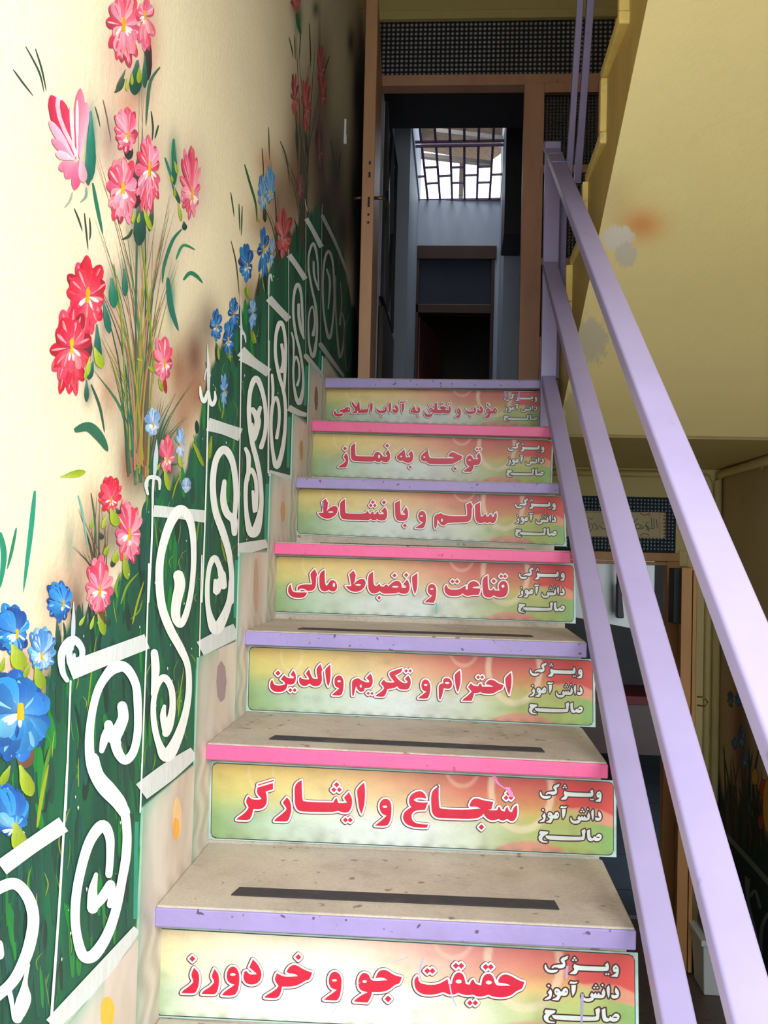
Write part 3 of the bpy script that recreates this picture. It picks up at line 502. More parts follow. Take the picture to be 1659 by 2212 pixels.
# -- white scrollwork fence, greyed at the far end to paint in dim light
wp = Paint(towall, base=1.6e-3, step=6e-5)
WH = (242, 244, 240); WG = (214, 220, 216)
for (p, w_, cr, c) in [
    ([(0, 620), (180, 490), (372, 360)], [100, 95, 100], 'D', WG), ([(410, 690), (640, 600), (872, 512)], [110, 100, 92], 'C', WG), ([(912, 1116), (1060, 1130), (1222, 1150)], [70, 66, 74], 'B', WG), ([(1236, 598), (1330, 625), (1432, 662)], [80, 70, 78], 'B', WG),
    ([(1436, 190), (1520, 240), (1602, 292)], [60, 50, 55], 'B', WG), ([(362, 1690), (470, 1775), (584, 1860)], [90, 60, 70], 'E', WG), ([(586, 1268), (660, 1350), (748, 1440)], [60, 56, 56], 'E', WG), ([(748, 925), (810, 1010), (880, 1118)], [44, 40, 44], 'E', WG), ([(886, 635), (940, 730), (1008, 862)], [36, 34, 40], 'E', WG), ([(1016, 615), (1150, 900), (1310, 1345)], [26, 22, 16], 'E', (170, 176, 170)),
    ([(300, 1560), (560, 1290), (812, 985)], [90, 100, 50], 'D', WG), ([(838, 1410), (1000, 1290), (1155, 1175)], [110, 110, 70], 'C', WG), ([(1190, 556), (1300, 500), (1408, 448)], [90, 95, 90], 'C', WG), ([(1420, 1345), (1500, 1330), (1592, 1310)], [70, 66, 50], 'B', WG),
    ([(588, 2660), (640, 2675), (758, 2700)], [50, 50, 40], 'E', WG), ([(746, 2140), (820, 2180), (890, 2200)], [50, 46, 30], 'E', WG), ([(884, 1730), (940, 1800), (1004, 1870)], [36, 36, 30], 'E', (200, 204, 200)), ([(1002, 1640), (1080, 1750), (1180, 1885)], [36, 30, 22], 'E', (180, 184, 180)),
    ([(414, 750), (400, 1130), (385, 1521)], 11, 'C', WH), ([(395, 0), (350, 780), (296, 1560)], [12, 13, 16], 'D', WH), ([(905, 1060), (900, 1300), (880, 1659)], 11, 'B', WH), ([(882, 50), (866, 600), (832, 1521)], 9, 'C', WH), ([(840, 0), (836, 120), (830, 290)], 8, 'D', WH),
    ([(1240, 430), (1222, 1100), (1200, 1659)], 9, 'B', WH), ([(1200, 0), (1192, 300), (1186, 600)], 7, 'C', WH), ([(1438, 20), (1430, 600), (1418, 1385)], 7, 'B', WH), ([(1603, 100), (1602, 500), (1600, 890)], 6, 'B', WH),
    ([(588, 1090), (584, 1600), (580, 2660)], 8, 'E', WH), ([(362, 1270), (362, 1800), (360, 2200)], 7, 'E', WH), ([(745, 880), (746, 1500), (745, 2140)], 6, 'E', (200, 206, 200)), ([(883, 560), (882, 1100), (882, 1735)], 5, 'E', (190, 196, 190)), ([(1012, 560), (1006, 1100), (1000, 1640)], 5, 'E', (170, 176, 170)),
    # finials
    ([(432, 275), (430, 420), (424, 560)], [3, 24, 16], 'C', (190, 200, 206)), ([(392, 745), (365, 690), (360, 590), (395, 520), (440, 505), (480, 555), (478, 610), (440, 618), (436, 590)], [26, 34, 44, 44, 44, 36, 30, 20, 14], 'C', (206, 212, 216)), ([(410, 640), (405, 560), (425, 520)], 40, 'C', (206, 212, 216)),
    ([(930, 690), (925, 800), (915, 915)], [2, 26, 14], 'B', (190, 206, 214)), ([(876, 1015), (866, 960), (880, 920), (912, 915), (945, 930), (946, 985)], [14, 20, 20, 24, 20, 12], 'B', WG), ([(912, 910), (906, 990), (905, 1080)], 14, 'B', WG),
    ([(1232, 120), (1240, 260), (1240, 420)], [2, 20, 14], 'B', WG), ([(1215, 330), (1225, 280), (1240, 260), (1250, 310)], 8, 'B', WG), ([(1190, 375), (1196, 430), (1215, 462), (1238, 400), (1246, 450), (1262, 482), (1280, 450), (1278, 405)], [10, 18, 22, 14, 18, 22, 18, 10], 'B', WH),
    ([(585, 1240), (588, 1120), (600, 1080), (612, 1130)], [12, 14, 16, 10], 'E', WG), ([(362, 1250), (366, 1480), (380, 1560)], [4, 14, 18], 'E', WG), ([(350, 1490), (375, 1530), (395, 1570), (402, 1620)], [6, 14, 16, 8], 'E', WG), ([(876, 480), (884, 540), (900, 580)], [3, 9, 4], 'E', (200, 190, 180)), ([(1016, 520), (1012, 590)], [3, 6], 'E', (180, 170, 160)),
    # panel 0
    ([(-90, 790), (0, 735), (75, 715), (135, 760), (180, 850), (190, 960), (160, 1110), (105, 1240), (50, 1320), (-30, 1390)], [60, 64, 64, 64, 66, 66, 66, 62, 60, 60], 'D', WH), ([(-20, 1080), (-14, 1140)], 60, 'D', WH), ([(160, 1200), (140, 1310), (135, 1400), (105, 1490)], [20, 30, 80, 70], 'D', WH), ([(140, 1400), (95, 1520)], 60, 'D', WH), ([(40, 1340), (60, 1420), (70, 1520)], [30, 26, 16], 'D', WH),
    # panel 1 upper scroll
    ([(600, 1165), (620, 1090), (648, 1030)], [30, 50, 50], 'C', WH), ([(722, 900), (728, 970), (700, 1040), (680, 1100), (700, 1180), (742, 1222), (790, 1170), (815, 1050), (815, 880), (800, 760), (745, 672), (680, 668), (625, 720), (575, 810), (540, 950), (525, 1110), (540, 1260), (600, 1380), (690, 1470), (735, 1530)],
        [56, 60, 66, 60, 54, 50, 46, 44, 46, 46, 54, 66, 50, 44, 44, 50, 58, 66, 70, 66], 'C', WH), ([(640, 1010), (650, 1080), (690, 1120)], 54, 'C', WH),
    # panel 1 lower scroll
    ([(545, -30), (580, 70), (660, 160), (725, 250), (750, 400), (745, 550), (720, 700), (690, 850), (650, 980), (600, 1080), (540, 1150), (485, 1140), (450, 1020), (440, 880), (460, 700), (520, 480), (600, 370), (645, 430), (650, 540), (642, 660)],
        [70, 66, 64, 54, 50, 52, 50, 52, 56, 62, 68, 60, 52, 52, 52, 56, 64, 52, 44, 40], 'D', WH), ([(565, 660), (545, 760), (545, 860)], [22, 50, 64], 'D', WH), ([(545, 850), (600, 800), (650, 720)], [60, 56, 50], 'D', WH), ([(655, 720), (662, 800), (650, 840)], [46, 50, 40], 'D', WH),
    # panel 2
    ([(1060, 120), (1068, 180), (1046, 290), (1045, 370), (1072, 410), (1105, 350), (1135, 220), (1150, 60), (1148, -100), (1125, -220), (1070, -270), (1010, -190), (960, -30), (945, 120), (960, 300), (1010, 440), (1075, 560), (1115, 660), (1122, 800), (1100, 950), (1050, 1100), (990, 1195), (945, 1130), (915, 1010), (910, 880), (935, 770), (975, 730), (1015, 790), (1025, 900), (1005, 1010), (985, 1060)],
        [60, 60, 54, 50, 40, 34, 30, 30, 34, 44, 60, 50, 44, 44, 46, 48, 44, 34, 34, 40, 56, 72, 40, 34, 30, 34, 40, 36, 36, 46, 44], 'C', WH), ([(915, 580), (922, 690), (905, 830)], [40, 46, 20], 'C', WH), ([(975, 900), (968, 960), (985, 1040)], [20, 36, 44], 'C', WH),
    # panel 3
    ([(1395, 1250), (1390, 1170), (1350, 1130), (1328, 1050), (1335, 940)], [30, 44, 40, 36, 24], 'B', WH), ([(1395, 1160), (1405, 1000), (1385, 830), (1335, 750), (1285, 810), (1265, 950), (1280, 1110), (1325, 1240), (1360, 1360), (1378, 1500), (1376, 1659)], [24, 30, 34, 44, 34, 34, 36, 40, 34, 28, 28], 'B', WH),
    ([(1376, 150), (1365, 270), (1325, 380), (1280, 440), (1240, 330), (1232, 190), (1245, 70), (1275, 15), (1302, 60), (1318, 120)], [28, 34, 50, 60, 30, 26, 26, 34, 30, 40], 'C', WH), ([(1280, 150), (1285, 220), (1310, 150)], [20, 34, 40], 'C', WH), ([(1320, 110), (1328, 180)], 44, 'C', WH),
    # panel 4
    ([(1505, 510), (1535, 580), (1510, 690), (1500, 600)], [26, 36, 26, 20], 'B', WH), ([(1530, 560), (1550, 500)], [30, 20], 'B', WH), ([(1555, 735), (1580, 640), (1580, 500), (1555, 380), (1522, 325), (1490, 400), (1482, 540), (1500, 700), (1530, 820), (1552, 950), (1555, 1090), (1525, 1230), (1490, 1240), (1466, 1120), (1464, 960), (1490, 870), (1520, 920), (1528, 1020), (1518, 1120), (1505, 1000)],
        [26, 22, 22, 26, 32, 24, 24, 26, 28, 24, 26, 50, 40, 24, 24, 26, 22, 22, 24, 16], 'B', WH), ([(1462, 745), (1480, 800), (1475, 930)], [20, 26, 18], 'B', WH),
    # panel 5
    ([(690, 1640), (705, 1760), (690, 1850)], [22, 26, 30], 'E', WH), ([(712, 1990), (715, 1870), (722, 1660), (705, 1510), (675, 1465), (645, 1560), (640, 1720), (668, 1880), (705, 2010), (720, 2150), (715, 2330), (690, 2500), (650, 2610), (620, 2500), (605, 2300), (615, 2130), (645, 2060), (668, 2140), (668, 2260), (650, 2380)],
        [14, 22, 22, 24, 34, 24, 24, 26, 26, 24, 26, 34, 40, 26, 22, 24, 24, 22, 22, 26], 'E', WH), ([(612, 1880), (620, 2000), (612, 2140)], [18, 22, 12], 'E', WH),
    # panel 6
    ([(825, 1320), (828, 1420), (845, 1520), (868, 1590)], [20, 22, 22, 12], 'E', WG), ([(865, 1580), (855, 1400), (845, 1230), (818, 1160), (790, 1230), (782, 1380), (800, 1540), (835, 1690), (858, 1840), (860, 1980), (835, 2100), (805, 2060), (785, 1930), (785, 1800), (805, 1735), (828, 1800), (830, 1900), (815, 1960)],
        [12, 18, 20, 28, 20, 18, 20, 20, 18, 20, 34, 24, 16, 16, 18, 16, 16, 20], 'E', WG), ([(768, 1540), (785, 1620), (782, 1800)], [12, 18, 10], 'E', WG),
    # panel 7
    ([(945, 980), (950, 1090), (985, 1200)], [14, 16, 16], 'E', (200, 204, 198)), ([(985, 1180), (975, 960), (945, 835), (912, 900), (904, 1020), (928, 1180), (962, 1340), (972, 1530), (945, 1730), (912, 1650), (903, 1480), (915, 1370), (940, 1340), (955, 1460), (942, 1560)], [10, 14, 20, 16, 14, 16, 18, 16, 26, 16, 12, 12, 12, 14, 26], 'E', (200, 204, 198)), ([(900, 1040), (910, 1090)], 10, 'E', WG),
    # panel 8
    ([(1110, 1250), (1100, 1000), (1065, 895), (1030, 980), (1018, 1200), (1032, 1430), (1070, 1590), (1100, 1440), (1112, 1230)], [12, 16, 20, 16, 14, 16, 22, 14, 12], 'E', (180, 184, 178)), ([(1050, 1040), (1075, 1140), (1062, 1350)], [12, 18, 10], 'E', (180, 184, 178)), ([(1118, 1090), (1122, 1380), (1150, 1730), (1182, 1640), (1190, 1470), (1165, 1380), (1155, 1480)], [8, 12, 18, 14, 10, 12, 16], 'E', (150, 156, 150)),
    ([(1160, 1140), (1168, 1280), (1160, 1400)], [8, 12, 8], 'E', (130, 136, 130)), ([(1235, 1380), (1198, 1500), (1192, 1700), (1215, 1850), (1250, 1700)], [8, 10, 10, 12, 6], 'E', (90, 96, 92))]:
    kk = 1.0 if c == WG and len(p) == 3 else 1.08
    stroke(wp, p, [q*kk for q in w_] if isinstance(w_, list) else w_, c, cr, n=7, flat=(kk == 1.0))
for k in range(70):                                             # flicked specks of paint
    x = rnd.uniform(110, 600); t, b = gtop(x), gbot(x)
    if b < t+40: continue
    y = rnd.uniform(t, b); s_ = rnd.uniform(1.5, 5)*np.interp(x, [100, 600], [1, .5])
    wp.add([(x, y), (x+s_*.5, y+s_), (x, y+s_*2.6), (x-s_*.4, y+s_)], (210, 226, 214), [(0, 1, 2, 3)])
wp.build('painted_scrollwork', M['paint'], wl)
# orange and grey daubs on the skirting are added with the skirting below

# ------------------------------------------------------------------ staircase
Ls = [(330, 1957, 2001), (443, 1605, 1640), (525, 1361, 1392), (590, 1170, 1196), (637, 1030, 1053), (671, 907, 930), (699, 815, 837)]
Rs = [(1380, 2007, 2053), (1318, 1648, 1682), (1263, 1386, 1420), (1232, 1190, 1216), (1208, 1043, 1066), (1189, 921, 944), (1178, 820, 838)]
YK = [-.004, .297, .619, .95, 1.261, 1.542, 1.834]
NIN = .045
stair = tag(empty('staircase', (0.39, 0, 0)), 'narrow stone staircase with alternating lilac and pink painted step edges', 'staircase')
st_steps = []
zl = []; zr = []
for k in range(7):
    zl.append((at(Ls[k][0], Ls[k][1], 1, YK[k])[2], at(Ls[k][0], Ls[k][2], 1, YK[k])[2]))
    zr.append((at(Rs[k][0], Rs[k][1], 1, YK[k])[2], at(Rs[k][0], Rs[k][2], 1, YK[k])[2]))
for k in range(-5, 7):
    if k >= 0:
        y0 = YK[k]; a, b = zl[k]; c, d = zr[k]; xl = .003; xrr = W
    else:
        y0 = k*.307; a = c = k*.2; b = d = a-.034; xl, xrr = .003, W
    y1 = (YK[k+1] if 0 <= k+1 < 7 else (k+1)*.307) + NIN if k < 6 else YD
    zt = (a+c)/2
    mb = MB(); mb.hexa([(xl, y0+.004, b), (xrr, y0+.004, d), (xrr, y1, d), (xl, y1, b), (xl, y0+.004, a), (xrr, y0+.004, c), (xrr, y1, c), (xl, y1, a)])
    tr = keep(mb.build('tread', M['stone'], None, bevel=.004), stair)
    mb = MB(); mb.hexa([(xl, y0, b-.001), (xrr+.001, y0, d-.001), (xrr+.001, y0+.006, d-.001), (xl, y0+.006, b-.001), (xl, y0, a-.003), (xrr+.001, y0, c-.003), (xrr+.001, y0+.006, c-.003), (xl, y0+.006, a-.003)])
    ns = keep(mb.build('painted_nosing', M['pink'] if k % 2 else M['lilac'], None, bevel=.0025), stair)
    tag(ns, 'pink painted edge' if k % 2 else 'lilac painted edge')
    zlow = (zl[k-1][0]+zr[k-1][0])/2 if k > 0 else (k-1)*.2
    if k >= -4:
        mb = MB(); mb.box((xl, y0+NIN, zlow-.02), (xrr-.006, y0+NIN+.03, min(b, d)+.004))
        keep(mb.build('riser', M['stone'], None), stair)
    if k < 4 and k >= -1:                                       # grit tape near the front edge of each tread
        u0, u1 = .115, .665
        zz = lambda x: a+(c-a)*x/W
        yy0 = y0+(.062 if k != 3 else .07); yy1 = yy0+.038
        mb = MB(); mb.hexa([(u0, yy0, zz(u0)+.0004), (u1, yy0+.004, zz(u1)+.0004), (u1-.004, yy1+.004, zz(u1)+.0004), (u0+.006, yy1, zz(u0)+.0004),
                            (u0, yy0, zz(u0)+.0022), (u1, yy0+.004, zz(u1)+.0022), (u1-.004, yy1+.004, zz(u1)+.0022), (u0+.006, yy1, zz(u0)+.0022)])
        t = mb.build('grip_tape', M['tape'], tr); tag(t, 'dark grey anti-slip strip')
        t.matrix_parent_inverse = Matrix.Identity(4)
    # stone skirting on the mural wall beside this step
    if k >= -1:
        yn = y1-NIN
        top = zt+.178 if k < 6 else zt+.06
        mb = MB(); yb_ = yn-.0815 if k < 6 else 2.45
        ya, za = y0-.08, zt-.215; n1, n2 = 44, 30
        V, Fq = [], []
        for i_ in range(n1):
            for j_ in range(n2): V.append((.0035, ya+(yb_-ya)*i_/(n1-1), za+(top-za)*j_/(n2-1)))
        for i_ in range(n1-1):
            for j_ in range(n2-1): q = i_*n2+j_; Fq.append((q, q+n2, q+n2+1, q+1))
        rim = [i_*n2 for i_ in range(n1)]+[(n1-1)*n2+j_ for j_ in range(1, n2)]+[i_*n2+n2-1 for i_ in range(n1-2, -1, -1)]+[j_ for j_ in range(n2-2, 0, -1)]
        m0 = len(V)
        for q in rim: V.append((-.002, V[q][1], V[q][2]))
        for t in range(len(rim)): u = (t+1) % len(rim); Fq.append((rim[t], m0+t, m0+u, rim[u]))
        VA = np.array(V); dyl = VA[:, 1]-ya; dzt = top-VA[:, 2]; wob = .5+.5*np.sin(VA[:, 1]*90+np.sin(VA[:, 2]*60)*2)
        cs = np.tile(np.array(lin((228, 217, 204))), (len(V), 1))
        tl = (np.exp(-dyl/.028)*.75+np.exp(-dzt/.02)*.5*(dyl < .16))*(.85+.15*wob); tl = np.clip(tl, 0, .85)[:, None]
        cs = cs*(1-tl)+np.array(lin((110, 186, 158)))*tl
        wr_ = (np.exp(-((dyl-.2)/.09)**2)*np.exp(-((dzt-.10)/.10)**2)*(.3+.08*wob))[:, None]; cs = cs*(1-wr_)+np.array(lin((176, 130, 96)))*wr_
        dd = np.clip(1-(VA[:, 2]-zt)/.03, 0, 1)[:, None]*.35*wob[:, None]; cs = cs*(1-dd)+np.array(lin((120, 100, 80)))*dd
        s = mesh_obj('skirting_stone', V, Fq, M['skirtv'], wl, cols=cs.astype(np.float32))
# sloping slab under the steps
mb = MB()
for k in range(1):
    s = .651
    P = []
    for (y, z) in ((-1.33, -1.15), (-1.02, -1.15), (1.94, .80), (1.94, 1.01), (1.88, .96), (-1.30, -1.12)): P.append((y, z))
    n = len(P); mb.v += [(0.01, y, z) for y, z in P]+[(W-.03, y, z) for y, z in P]
    mb.f += [tuple(range(n)), tuple(range(2*n-1, n-1, -1))]+[(i, (i+1) % n, n+(i+1) % n, n+i) for i in range(n)]
keep(mb.build('sloping_slab', M['conc'], None), stair)
# daubs on the skirting
dp = Paint(lambda x, y, off: (.0036+off, *at(x, y, 0, .0036)[1:]), base=1e-4)
def blob(pt, cx, cy, rx, ry, c, seed=0):
    r = random.Random(seed+int(cx)); pt.add([(cx+rx*math.cos(a*.2618)*r.uniform(.9, 1.08), cy+ry*math.sin(a*.2618)*r.uniform(.95, 1.05)) for a in range(24)], c)
blob(dp, 382, 1768, 11, 46, (236, 196, 140)); blob(dp, 380, 1790, 7, 24, (240, 170, 70)); blob(dp, 232, 2186, 16, 34, (246, 190, 60)); blob(dp, 478, 1473, 11, 44, (160, 138, 140)); blob(dp, 553, 1265, 5, 60, (196, 160, 136)); blob(dp, 611, 1105, 5, 22, (214, 160, 110)); blob(dp, 651, 972, 4, 22, (200, 150, 100)); blob(dp, 683, 861, 4, 26, (130, 104, 90))
dp.build('paint_daub', M['paint'], wl)

# ------------------------------------------------------------------ riser signs
SG = [((335, 2005), (1369, 2062), (1371, 2240), (336, 2190)), ((460, 1648), (1324, 1690), (1324, 1846), (457, 1808)), ((540, 1398), (1279, 1428), (1280, 1566), (537, 1532)),
      ((596, 1202), (1238, 1222), (1238, 1343), (590, 1320)), ((645, 1056), (1216, 1074), (1219, 1177), (643, 1152)), ((674, 936), (1191, 953), (1188, 1045), (672, 1028)), ((704, 839), (1174, 848), (1174, 922), (704, 908))]
def lerp(a, b, t): return a+(b-a)*t
def signcols(u, v):
    tc = np.array([[226, 196, 112], [238, 206, 124], [240, 196, 132], [232, 150, 116], [214, 96, 84], [206, 84, 76], [206, 78, 72]])
    mc = np.array([[200, 206, 120], [228, 220, 150], [236, 224, 176], [232, 210, 160], [226, 170, 120], [222, 180, 100], [214, 170, 96]])
    bc = np.array([[150, 184, 124], [204, 226, 200], [232, 240, 232], [236, 242, 236], [226, 234, 208], [190, 204, 126], [154, 182, 100]])
    us = np.array([0, .16, .36, .52, .66, .80, 1.0])
    T = np.stack([np.interp(u, us, tc[:, i]) for i in range(3)], 1); Mm = np.stack([np.interp(u, us, mc[:, i]) for i in range(3)], 1); B = np.stack([np.interp(u, us, bc[:, i]) for i in range(3)], 1)
    s1 = np.clip(v/.5, 0, 1)[:, None]; s1 = s1**1.4; s2 = np.clip((v-.38)/.36, 0, 1)[:, None]; s2 = s2*s2*(3-2*s2)
    c = T*(1-s1)+Mm*s1; c = c*(1-s2)+B*s2
    c = c/255.; return np.where(c <= .04045, c/12.92, ((c+.055)/1.055)**2.4)
WORDS = {  # main line of each riser, outlines read off the boards: crop origin, scale, red shapes, dots (x, y, r), counters (x, y, rx, ry)
0: [((380, 2020, 4.1475), ["162,292 200,330 210,380 205,450 185,500 163,525 50,520 60,498 110,465 150,430 158,410 132,358", "345,303 380,345 388,400 382,470 365,515 345,533 230,527 245,500 300,468 335,435 345,412 315,370",
    "510,278 545,295 568,345 568,430 555,500 520,545 412,540 430,510 490,470 525,445 480,430 455,395 455,340 475,295", "690,217 735,262 768,330 762,395 730,432 690,445 640,440 608,405 603,365 615,325 635,322 650,345 680,355 725,350 700,325 657,290",
    "1060,265 1095,275 1150,312 1222,335 1200,398 1165,405 1110,440 1050,462 950,462 945,495 930,540 905,567 795,560 800,545 860,510 905,478 920,455 880,400 905,340 940,360 985,375 1095,368 1060,345 1015,345 990,330 1005,300 1030,275",
    "1425,322 1465,345 1485,390 1483,480 1465,560 1440,590 1325,578 1345,560 1410,515 1440,490 1395,480 1370,440 1370,380 1390,340"], [(147, 212, 28), (1097, 197, 28)], [(510, 353, 25, 12), (1420, 405, 22, 11)]),
    ((690, 2030, 3.6065), ["500,233 530,240 580,275 643,292 625,343 590,350 550,385 500,408 410,408 400,450 375,490 268,482 280,465 330,430 375,410 320,395 303,360 305,300 330,262 355,258 385,270 400,315 440,322 530,315 500,295 460,295 437,300 450,265 470,240",
    "762,282 772,300 780,335 820,348 880,352 930,345 975,320 1000,305 1005,345 1030,345 1040,300 1060,262 1095,252 1125,275 1140,345 1170,350 1185,315 1200,310 1215,345 1260,355 1270,300 1290,270 1325,262 1355,285 1368,345 1395,360 1490,357 1450,340 1395,335 1392,310 1420,275 1455,268 1500,285 1550,315 1597,330 1580,385 1540,395 1500,430 1450,448 1390,450 1340,440 1315,425 1290,440 1230,445 1195,425 1160,435 1110,425 1080,412 1060,425 1010,430 965,405 930,420 870,430 800,425 755,395 738,345 742,305"],
    [(535, 461, 27), (840, 243, 24), (880, 243, 24), (1063, 203, 24), (1105, 203, 24), (1295, 212, 24), (1335, 212, 24), (1172, 492, 22), (1215, 492, 22)], [(352, 325, 18, 10), (1085, 325, 24, 15), (1320, 333, 24, 15)])],
1: [((490, 1660, 4.608), ["215,275 250,310 330,312 345,300 295,245 305,190 460,145 460,208 385,230 400,280 398,345 370,390 320,408 262,405 255,450 240,490 212,520 95,510 110,490 170,450 215,400 215,380 185,330", "308,160 468,112 468,125 312,172", "597,288 630,320 643,390 638,450 615,510 600,530 472,525 480,505 540,460 590,415 595,395 555,340",
    "745,115 750,310 770,333 1060,338 1080,300 1095,295 1110,345 1165,345 1195,338 1165,290 1215,235 1245,290 1250,350 1235,400 1210,440 1150,440 1105,420 1080,430 1040,435 750,432 705,415 680,370 675,300 673,160", "1365,140 1378,200 1375,320 1360,400 1340,455 1315,400 1300,280 1292,215 1330,170",
    "1585,298 1620,315 1640,370 1638,450 1625,530 1590,577 1475,570 1490,555 1560,500 1590,470 1545,455 1518,400 1520,350 1545,310"], [(1093, 162, 28), (1065, 212, 26), (1120, 212, 26), (1180, 513, 26), (1228, 513, 26)], [(1573, 380, 24, 11)]),
    ((800, 1680, 4.74), ["490,135 530,140 560,170 575,215 520,205 470,208 445,225 460,245 520,255 590,252 560,330 500,330 445,345 420,380 425,430 460,465 520,475 590,480 580,512 520,512 440,505 370,480 335,430 335,380 360,340 420,300 395,265 395,210 425,165",
    "700,85 700,295 725,322 1000,328 1130,315 1080,295 1030,300 1015,285 1030,240 1060,212 1100,210 1150,230 1260,248 1240,322 1205,330 1265,335 1300,330 1310,300 1325,300 1340,340 1375,345 1390,305 1405,300 1420,345 1450,352 1470,300 1500,280 1508,340 1500,400 1470,445 1430,445 1400,420 1370,440 1340,440 1310,420 1280,438 1230,438 1185,410 1160,370 1130,400 1070,425 720,415 670,405 635,370 622,300 622,140"],
    [(1137, 506, 30), (1415, 160, 28), (1390, 205, 26), (1440, 205, 26)], [])],
2: [((570, 1420, 5.925), ["110,285 125,345 165,360 220,360 270,345 270,320 215,280 260,225 300,265 380,268 385,250 340,225 378,165 405,210 412,270 400,320 370,348 330,350 300,345 295,390 260,430 200,447 130,440 85,400 78,350 90,300",
    "580,150 600,225 630,275 690,275 665,145 725,85 752,165 735,180 748,290 725,350 690,370 630,370 580,335 545,368 485,365 450,320 450,265 470,248 485,278 575,285 580,268 535,205", "850,90 855,200 850,300 825,375 800,320 785,190 785,150", "965,228 1000,245 1022,300 1020,390 1005,460 980,490 872,485 885,465 940,420 965,395 915,375 902,330 905,270 930,240",
    "1210,262 1240,290 1310,320 1345,320 1350,300 1310,265 1365,205 1392,260 1395,330 1370,385 1320,395 1290,395 1285,430 1250,445 1210,430 1180,370 1165,420 1150,490 1130,490 1128,400 1125,310 1155,280"], [(180, 203, 35), (338, 420, 27), (395, 420, 27), (1335, 460, 22), (1385, 462, 22)], [(962, 305, 22, 14), (1240, 368, 13, 20)]),
    ((830, 1430, 5.72), ["-5,215 20,250 110,258 125,245 60,165 70,120 225,75 215,125 135,165 180,225 240,262 275,262 290,245 255,210 295,165 325,210 330,260 315,315 290,340 230,340 185,335 160,300 120,325 40,335 30,370 15,405 -5,432 -110,425 -95,405 -40,368 0,330 -5,308 -42,265",
    "515,212 550,235 572,290 568,370 550,430 530,455 418,450 430,435 490,390 520,365 475,350 458,310 462,250 485,222", "770,195 810,205 840,250 835,310 800,335 735,325 725,380 705,440 690,470 675,450 672,360 672,300 690,270 730,262 725,225 745,200", "935,100 945,170 940,280 910,375 885,320 870,200 870,150",
    "1070,260 1095,290 1160,300 1175,270 1195,265 1210,305 1350,305 1310,285 1265,280 1255,265 1280,230 1320,215 1365,230 1410,265 1475,285 1455,340 1410,350 1360,385 1300,395 1215,385 1185,370 1160,385 1110,385 1100,430 1080,480 960,478 975,460 1040,410 1080,365 1035,310", "1565,130 1575,200 1570,300 1545,410 1510,330 1495,240 1497,190"],
    [(270, 110, 24), (320, 110, 24), (1160, 188, 24), (1210, 188, 24)], [(512, 283, 22, 12), (778, 258, 28, 13)])],
3: [((610, 1215, 6.381), ["115,300 122,345 135,395 185,415 335,412 335,440 300,480 230,492 140,480 90,440 75,390 85,330", "205,350 225,320 300,300 400,305 410,290 390,200 385,150 445,90 475,150 480,180 465,190 465,290 455,340 425,385 370,395 335,390 320,372 270,360 235,365 235,385 210,385",
    "582,98 585,290 610,325 635,290 660,250 700,238 740,270 758,320 750,370 720,400 670,400 640,375 615,395 570,400 530,380 510,330 508,150", "980,110 1015,180 1005,200 1000,260 975,305 1040,240 1100,222 1140,240 1150,290 1130,345 1080,390 1010,408 930,390 880,340 870,325 950,325 930,200 920,165"], [], [(710, 310, 16, 30), (1045, 308, 40, 13)]),
    ((840, 1215, 6.144), ["-209,120 -205,289 -180,313 -152,308 -128,279 -108,318 -65,322 -46,294 -26,294 -7,318 20,290 60,255 105,240 150,255 170,300 170,335 225,335 230,320 190,290 240,225 270,270 278,330 265,390 235,415 165,415 130,395 100,410 20,412 -26,414 -75,414 -123,380 -152,404 -209,414 -248,395 -277,337 -277,164",
    "378,140 380,230 375,350 345,425 315,330 305,210 310,185", "575,283 610,300 632,350 628,440 615,500 595,535 475,528 490,510 550,465 575,440 530,420 512,375 518,325 545,290",
    "765,295 778,330 800,355 870,362 940,355 985,325 1020,305 1020,360 1050,355 1045,310 1060,275 1100,248 1150,248 1190,280 1205,315 1150,322 1120,325 1110,340 1215,348 1205,400 1190,430 1100,430 1060,445 1020,440 980,410 940,440 860,450 790,440 745,400 735,345 745,310",
    "1310,170 1315,340 1335,370 1370,370 1390,338 1405,372 1470,375 1455,330 1460,285 1490,250 1530,243 1565,265 1582,320 1580,390 1550,450 1490,465 1430,460 1390,435 1360,465 1300,465 1260,440 1245,380 1240,210"],
    [(75, 172, 30), (230, 167, 30), (-129, 469, 26), (845, 252, 28), (905, 252, 28), (1490, 183, 27), (1542, 183, 27), (1392, 248, 30)], [(85, 322, 45, 12), (570, 352, 22, 11), (1515, 315, 20, 20)])],
4: [((680, 1065, 7.9), ["185,95 235,185 218,195 220,250 200,310 260,245 330,218 375,228 395,270 380,340 330,400 250,440 170,435 100,400 60,350 55,340 145,335 140,230 120,150",
    "515,100 520,330 540,350 860,355 885,310 905,305 925,350 955,355 975,320 995,315 1010,360 1040,355 1060,320 1080,315 1095,360 1180,358 1180,345 1130,310 1195,240 1230,290 1240,360 1225,430 1190,468 1100,470 1065,445 1030,465 990,465 950,440 910,470 870,460 500,455 455,430 435,380 430,310 425,160",
    "1455,125 1460,340 1480,375 1540,375 1545,360 1500,325 1555,235 1590,300 1595,380 1580,440 1540,478 1450,480 1400,460 1370,400 1365,170"], [(990, 155, 35), (955, 213, 33), (1025, 213, 33), (1180, 160, 38), (1537, 555, 36)], [(272, 325, 46, 13)]),
    ((880, 1065, 8.093), ["255,308 300,325 328,390 328,480 310,570 270,625 135,612 155,595 235,545 275,510 215,490 188,430 188,370 215,325", "570,345 670,400 1030,405 1050,385 1030,200 1105,160 1145,240 1125,265 1125,400 1110,460 1070,510 690,520 665,560 630,570 580,550 550,500 525,460 520,560 490,630 470,610 465,450 475,395 520,365 570,360",
